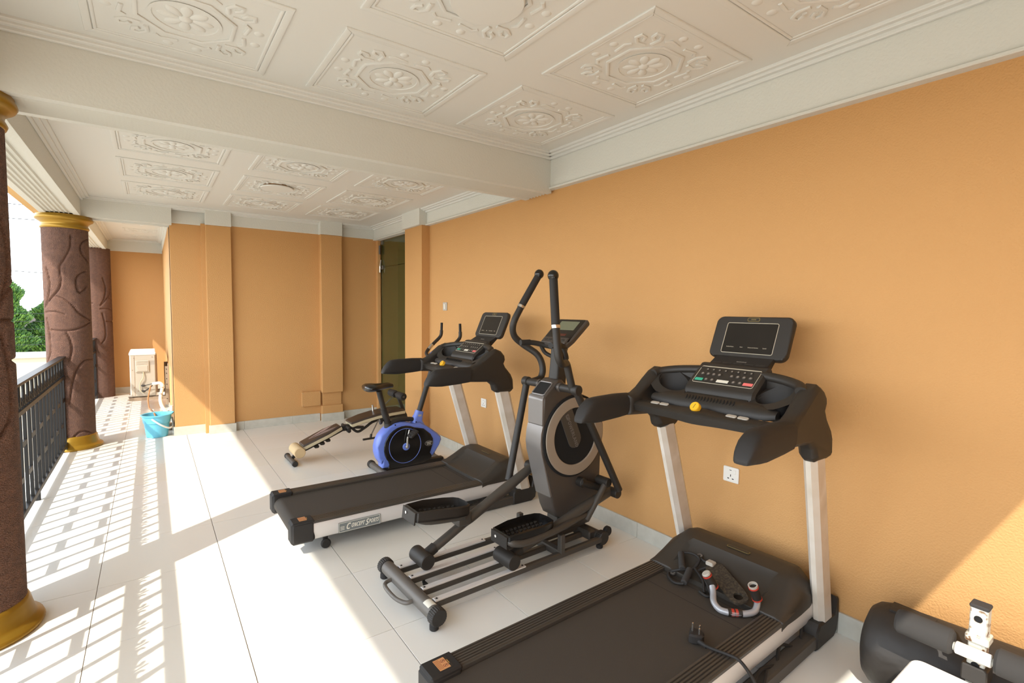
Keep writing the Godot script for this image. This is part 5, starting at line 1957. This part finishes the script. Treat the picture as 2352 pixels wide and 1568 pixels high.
# ------------------------------------------------------------------ things lying on the near treadmill
func build_deck_items():
	var base := Transform3D(Basis(Vector3.UP, 0.031), Vector3(0.762, 0, -1.267))
	var e := thing("push_up_handle", "silver U shaped push-up handle with red and black bands on the near treadmill belt", "push-up handle", base.origin, 0.031)
	var b := B.new()
	b.tube(curve([Vector3(1.275, 0.272, 0.037), Vector3(1.252, 0.242, 0.06), Vector3(1.217, 0.222, 0.085), Vector3(1.204, 0.2095, 0.118), Vector3(1.212, 0.2085, 0.15), Vector3(1.238, 0.2085, 0.18), Vector3(1.27, 0.2085, 0.207), Vector3(1.308, 0.214, 0.222), Vector3(1.345, 0.236, 0.214), Vector3(1.345, 0.254, 0.208), Vector3(1.328, 0.280, 0.21)], 6), 0.0135, 12)
	part("tube", b, mats.tube_silver, e, 70.0)
	for q in [[Vector3(1.270, 0.277, 0.034), Vector3(-0.35, 0.85, -0.35)], [Vector3(1.325, 0.286, 0.211), Vector3(-0.35, 0.85, -0.1)]]:
		var p: Vector3 = q[0]
		var d: Vector3 = q[1].normalized()
		b = B.new()
		b.cyl(p - d * 0.036, p + d * 0.028, 0.0195, 18, 0.004)
		var ft := part("foot", b, mats.black, e)
		for k in [0.024, -0.036]:
			b = B.new()
			b.hoop([Vector2(0.018, k), Vector2(0.0212, k), Vector2(0.0212, k + 0.006), Vector2(0.018, k + 0.006)], Transform3D(Basis(Quaternion(Vector3.UP, d)), p), 18)
			part("band", b, mats.red, ft)
		b = B.new()
		if p.z < 0.1:
			b.cyl(p + d * 0.03, p + d * 0.042, 0.0195, 18, 0.003)
			part("end_plug", b, mats.grey, ft)
		else:
			b.hoop([Vector2(0.019, 0.03), Vector2(0.02, 0.04), Vector2(0.016, 0.04), Vector2(0.0155, 0.0)], Transform3D(Basis(Quaternion(Vector3.UP, d)), p), 18)
			part("open_end", b, mats.grey, ft)
	for q in [[0.0, 0.2, "black"], [0.2, 0.36, "red"], [0.36, 0.44, "black"], [0.44, 0.6, "red"], [0.6, 0.85, "black"]]:
		b = B.new()
		b.tube([Vector3(1.214, 0.2085, 0.152).lerp(Vector3(1.262, 0.2085, 0.201), q[0]), Vector3(1.214, 0.2085, 0.152).lerp(Vector3(1.262, 0.2085, 0.201), q[1])], 0.0158, 14)
		part("band", b, mats[q[2]], e)
	e = thing("worn_plate", "scuffed flat black plate with an oval hole leaning on the near treadmill cover", "plate", base.origin, 0.031)
	b = B.new()
	var pf := Transform3D(Basis(Vector3(-0.109, -0.034, 0.2).normalized(), Vector3(0.85, 0.25, 0.46).normalized(), Vector3(-0.2, 0.97, 0.06).normalized()).orthonormalized(), Vector3(1.357, 0.246, 0.065))
	var lv := []
	var n := 40
	var outer := PackedVector2Array()
	var hole := PackedVector2Array()
	for k in n:
		var a := TAU * k / n
		var c := cos(a)
		var s := sin(a)
		outer.append(Vector2(signf(c) * pow(absf(c), 0.3) * 0.128, signf(s) * pow(absf(s), 0.5) * (0.043 - 0.004 * c)))
		hole.append(Vector2(0.093 + c * 0.022, s * 0.020))
	for g in [[outer, 0.0], [outer, 0.011], [hole, 0.011], [hole, 0.0]]:
		var ring := PackedVector3Array()
		for q in g[0]:
			ring.append(pf * Vector3(q.x, q.y, g[1]))
		lv.append(ring)
	b.closed(b.rings_tris(lv, false, true))
	part("plate_body", b, mats.worn, e, 30.0)
	b = B.new()
	b.box(pf * Vector3(-0.135, 0.0, 0.012), Vector3(0.035, 0.02, 0.04), 0.004)
	part("clip", b, mats.grey, e)
	for q in [["pull_handle", "black D shaped pull handle resting against the near treadmill motor cover", [Vector3(1.408, 0.270, -0.212), Vector3(1.323, 0.240, -0.146)], [Vector3(1.408, 0.268, -0.212), Vector3(1.43, 0.276, -0.18), Vector3(1.434, 0.276, -0.14), Vector3(1.415, 0.268, -0.112), Vector3(1.365, 0.242, -0.114), Vector3(1.323, 0.236, -0.146)]], ["pull_handle", "black D shaped pull handle lying flat on the near treadmill belt", [Vector3(1.345, 0.243, -0.118), Vector3(1.257, 0.214, -0.092)], [Vector3(1.345, 0.24, -0.122), Vector3(1.325, 0.23, -0.158), Vector3(1.30, 0.208, -0.20), Vector3(1.266, 0.203, -0.18), Vector3(1.242, 0.204, -0.13), Vector3(1.257, 0.21, -0.092)]]]:
		e = thing(q[0], q[1], "pull handle", base.origin, 0.031, "black pull handles of the exercise band")
		b = B.new()
		b.cyl(q[2][0], q[2][1], 0.0155, 14, 0.004)
		part("grip", b, mats.foam, e)
		b = B.new()
		b.tube(curve(q[3], 5), 0.007, 6, true, 1.0)
		part("strap", b, mats.black_soft, e, 70.0)
		b = B.new()
		var m: Vector3 = q[3][2]
		b.hoop([Vector2(0.006, -0.004), Vector2(0.014, -0.004), Vector2(0.014, 0.004), Vector2(0.006, 0.004)], Transform3D(Basis(Vector3(0, 0, 1), 0.3), m + Vector3(0.008, 0, 0.012)), 14)
		part("ring", b, mats.steel, e)
	e = thing("exercise_band", "tangled black rubber exercise band between the two pull handles", "exercise band", base.origin, 0.031)
	b = B.new()
	b.tube(curve([Vector3(1.435, 0.272, -0.12), Vector3(1.425, 0.270, -0.085), Vector3(1.44, 0.276, -0.06), Vector3(1.415, 0.264, -0.055), Vector3(1.37, 0.24, -0.087), Vector3(1.345, 0.232, -0.05), Vector3(1.325, 0.225, -0.015), Vector3(1.305, 0.21, 0.01), Vector3(1.29, 0.20, 0.03), Vector3(1.265, 0.20, 0.02), Vector3(1.275, 0.20, -0.02)], 6), 0.007, 7)
	b.tube(curve([Vector3(1.365, 0.245, -0.105), Vector3(1.345, 0.235, -0.065), Vector3(1.32, 0.225, -0.03), Vector3(1.28, 0.20, 0.0)], 6), 0.006, 7)
	part("band", b, mats.black_soft, e, 70.0)
	e = thing("power_cord", "black power cord with a three pin plug lying across the near treadmill", "power cord", base.origin, 0.031)
	b = B.new()
	var pz := Transform3D(Basis(Vector3.UP, 0.5), Vector3(0.953, 0.2135, 0.168))
	b.extr(PackedVector2Array([Vector2(-0.026, -0.026), Vector2(0.026, -0.026), Vector2(0.03, -0.01), Vector2(0.022, 0.022), Vector2(0.008, 0.03), Vector2(-0.008, 0.03), Vector2(-0.022, 0.022), Vector2(-0.03, -0.01)]), -0.02, 0.018, pz * PLAN, 0.006)
	var plug := part("plug_body", b, mats.black_soft, e)
	for q in [[0.0, -0.014, 0.034], [-0.011, 0.012, 0.024], [0.011, 0.012, 0.024]]:
		b = B.new()
		b.box(pz * Vector3(q[0], 0.018 + q[2] / 2, q[1]), Vector3(0.007, q[2], 0.0045), 0.0008)
		part("pin", b, mats.chrome, plug)
	b = B.new()
	b.tube([Vector3(0.94, 0.21, 0.19), Vector3(0.933, 0.21, 0.225)], [0.0105, 0.0075], 10)
	part("strain_relief", b, mats.black_soft, e)
	b = B.new()
	b.tube(curve([Vector3(0.935, 0.21, 0.215), Vector3(0.93, 0.218, 0.25), Vector3(0.945, 0.2205, 0.31), Vector3(0.955, 0.215, 0.345), Vector3(0.97, 0.17, 0.385), Vector3(1.0, 0.105, 0.40), Vector3(1.06, 0.088, 0.385), Vector3(1.16, 0.086, 0.35)], 6), 0.0062, 9)
	part("cord", b, mats.black_soft, e, 70.0)

# ------------------------------------------------------------------ near right corner
func build_weight_corner():
	var e := thing("punching_bag", "long black punching bag lying on the floor against the orange wall", "punching bag", Vector3(2.365, 0.168, -0.775), 0.085)
	var b := B.new()
	var lv := []
	for q in [[0.0, 0.0], [0.006, 0.55], [0.018, 0.8], [0.04, 0.93], [0.075, 0.99], [0.11, 1.0], [0.58, 1.0], [0.60, 0.9], [0.605, 0.0]]:
		var ring := PackedVector3Array()
		for j in 40:
			var a := TAU * j / 40.0
			var r: float = 0.165 * q[1] * (1.0 + 0.012 * sin(a * 3.0 + q[0] * 9.0))
			ring.append(Vector3(cos(a) * r, maxf(sin(a) * r, -0.166), q[0]))
		lv.append(ring)
	b.loft(lv)
	part("bag", b, mats.leather, e, 50.0)
	b = B.new()
	var fl := []
	for z in [0.085, 0.10, 0.22]:
		var ring := PackedVector3Array()
		for k in 9:
			var a := deg_to_rad(80 + k * 3.0)
			ring.append(Vector3(cos(a) * (0.173 if z < 0.11 else 0.167), sin(a) * (0.173 if z < 0.11 else 0.167), z))
		for k in 9:
			var a := deg_to_rad(104 - k * 3.0)
			ring.append(Vector3(cos(a) * 0.164, sin(a) * 0.164, z))
		fl.append(ring)
	b.loft(fl)
	part("lacing_flap", b, mats.leather, e)
	b = B.new()
	var arc := []
	for k in 24:
		var a := TAU * k / 24.0
		var t := 2.45 + sin(a) * 0.42
		arc.append(Vector3(cos(t) * 0.1675, sin(t) * 0.1675, 0.44 + cos(a) * 0.06))
	b.tube(arc, 0.005, 6, false, 1.0, true)
	part("printed_circle", b, mats.plastic_white, e)
	# leg developer of the weight bench
	e = thing("weight_bench", "white weight bench end with a rust-flecked post, dark foam rollers and white board", "weight bench", Vector3(0.135, -0.045, -0.028))
	b = B.new()
	b.span(Vector3(2.015, 0.05, -0.39), Vector3(2.06, 0.59, -0.345), 0.003)
	var post := part("post", b, mats.rusty, e)
	b = B.new()
	b.span(Vector3(2.013, 0.588, -0.392), Vector3(2.062, 0.60, -0.343), 0.003)
	part("post_cap", b, mats.foam, post)
	for y in [0.555, 0.40]:
		b = B.new()
		b.cyl(Vector3(2.0145, y, -0.368), Vector3(2.017, y, -0.368), 0.011, 14)
		part("pin_hole", b, mats.void, post)
	b = B.new()
	b.span(Vector3(2.008, 0.475, -0.397), Vector3(2.067, 0.50, -0.338), 0.003)
	b.span(Vector3(2.06, 0.44, -0.375), Vector3(2.085, 0.515, -0.36), 0.002)
	part("sleeve", b, mats.rusty, e)
	b = B.new()
	b.cyl(Vector3(1.995, 0.445, -0.56), Vector3(1.995, 0.445, -0.10), 0.013, 14)
	part("roller_bar", b, mats.rusty, e)
	b = B.new()
	b.cyl(Vector3(1.995, 0.445, -0.415), Vector3(1.995, 0.445, -0.325), 0.020, 16, 0.003)
	part("collar", b, mats.plastic_white, e)
	for z in [[-0.575, -0.42], [-0.318, -0.12]]:
		b = B.new()
		b.cyl(Vector3(1.995, 0.455, z[0]), Vector3(1.995, 0.455, z[1]), 0.041, 24, 0.008)
		part("foam_roller", b, mats.foam, e)
	b = B.new()
	b.span(Vector3(2.0, 0.345, -0.40), Vector3(2.075, 0.40, -0.335), 0.004)
	part("clamp", b, mats.black, e)
	b = B.new()
	b.span(Vector3(2.0, 0.045, -0.62), Vector3(2.07, 0.09, 0.35), 0.005)
	part("base_foot", b, mats.black, e)
	b = B.new()
	b.span(Vector3(1.2, 0.21, -0.40), Vector3(2.03, 0.25, -0.34), 0.004)
	b.span(Vector3(1.22, 0.045, -0.39), Vector3(1.26, 0.22, -0.35), 0.004)
	part("frame_rail", b, mats.rusty, e)
	b = B.new()
	b.extr(moved(rrect(0.62, 0.46, 0.035, 6), Vector2(1.695, -0.295)), 0.312, 0.342, PLAN, 0.005)
	part("board", b, mats.plastic_white, e).set_meta("label", "white rounded board")
	b = B.new()
	b.span(Vector3(1.72, 0.245, -0.40), Vector3(1.95, 0.314, -0.34), 0.003)
	part("board_mount", b, mats.black, e)
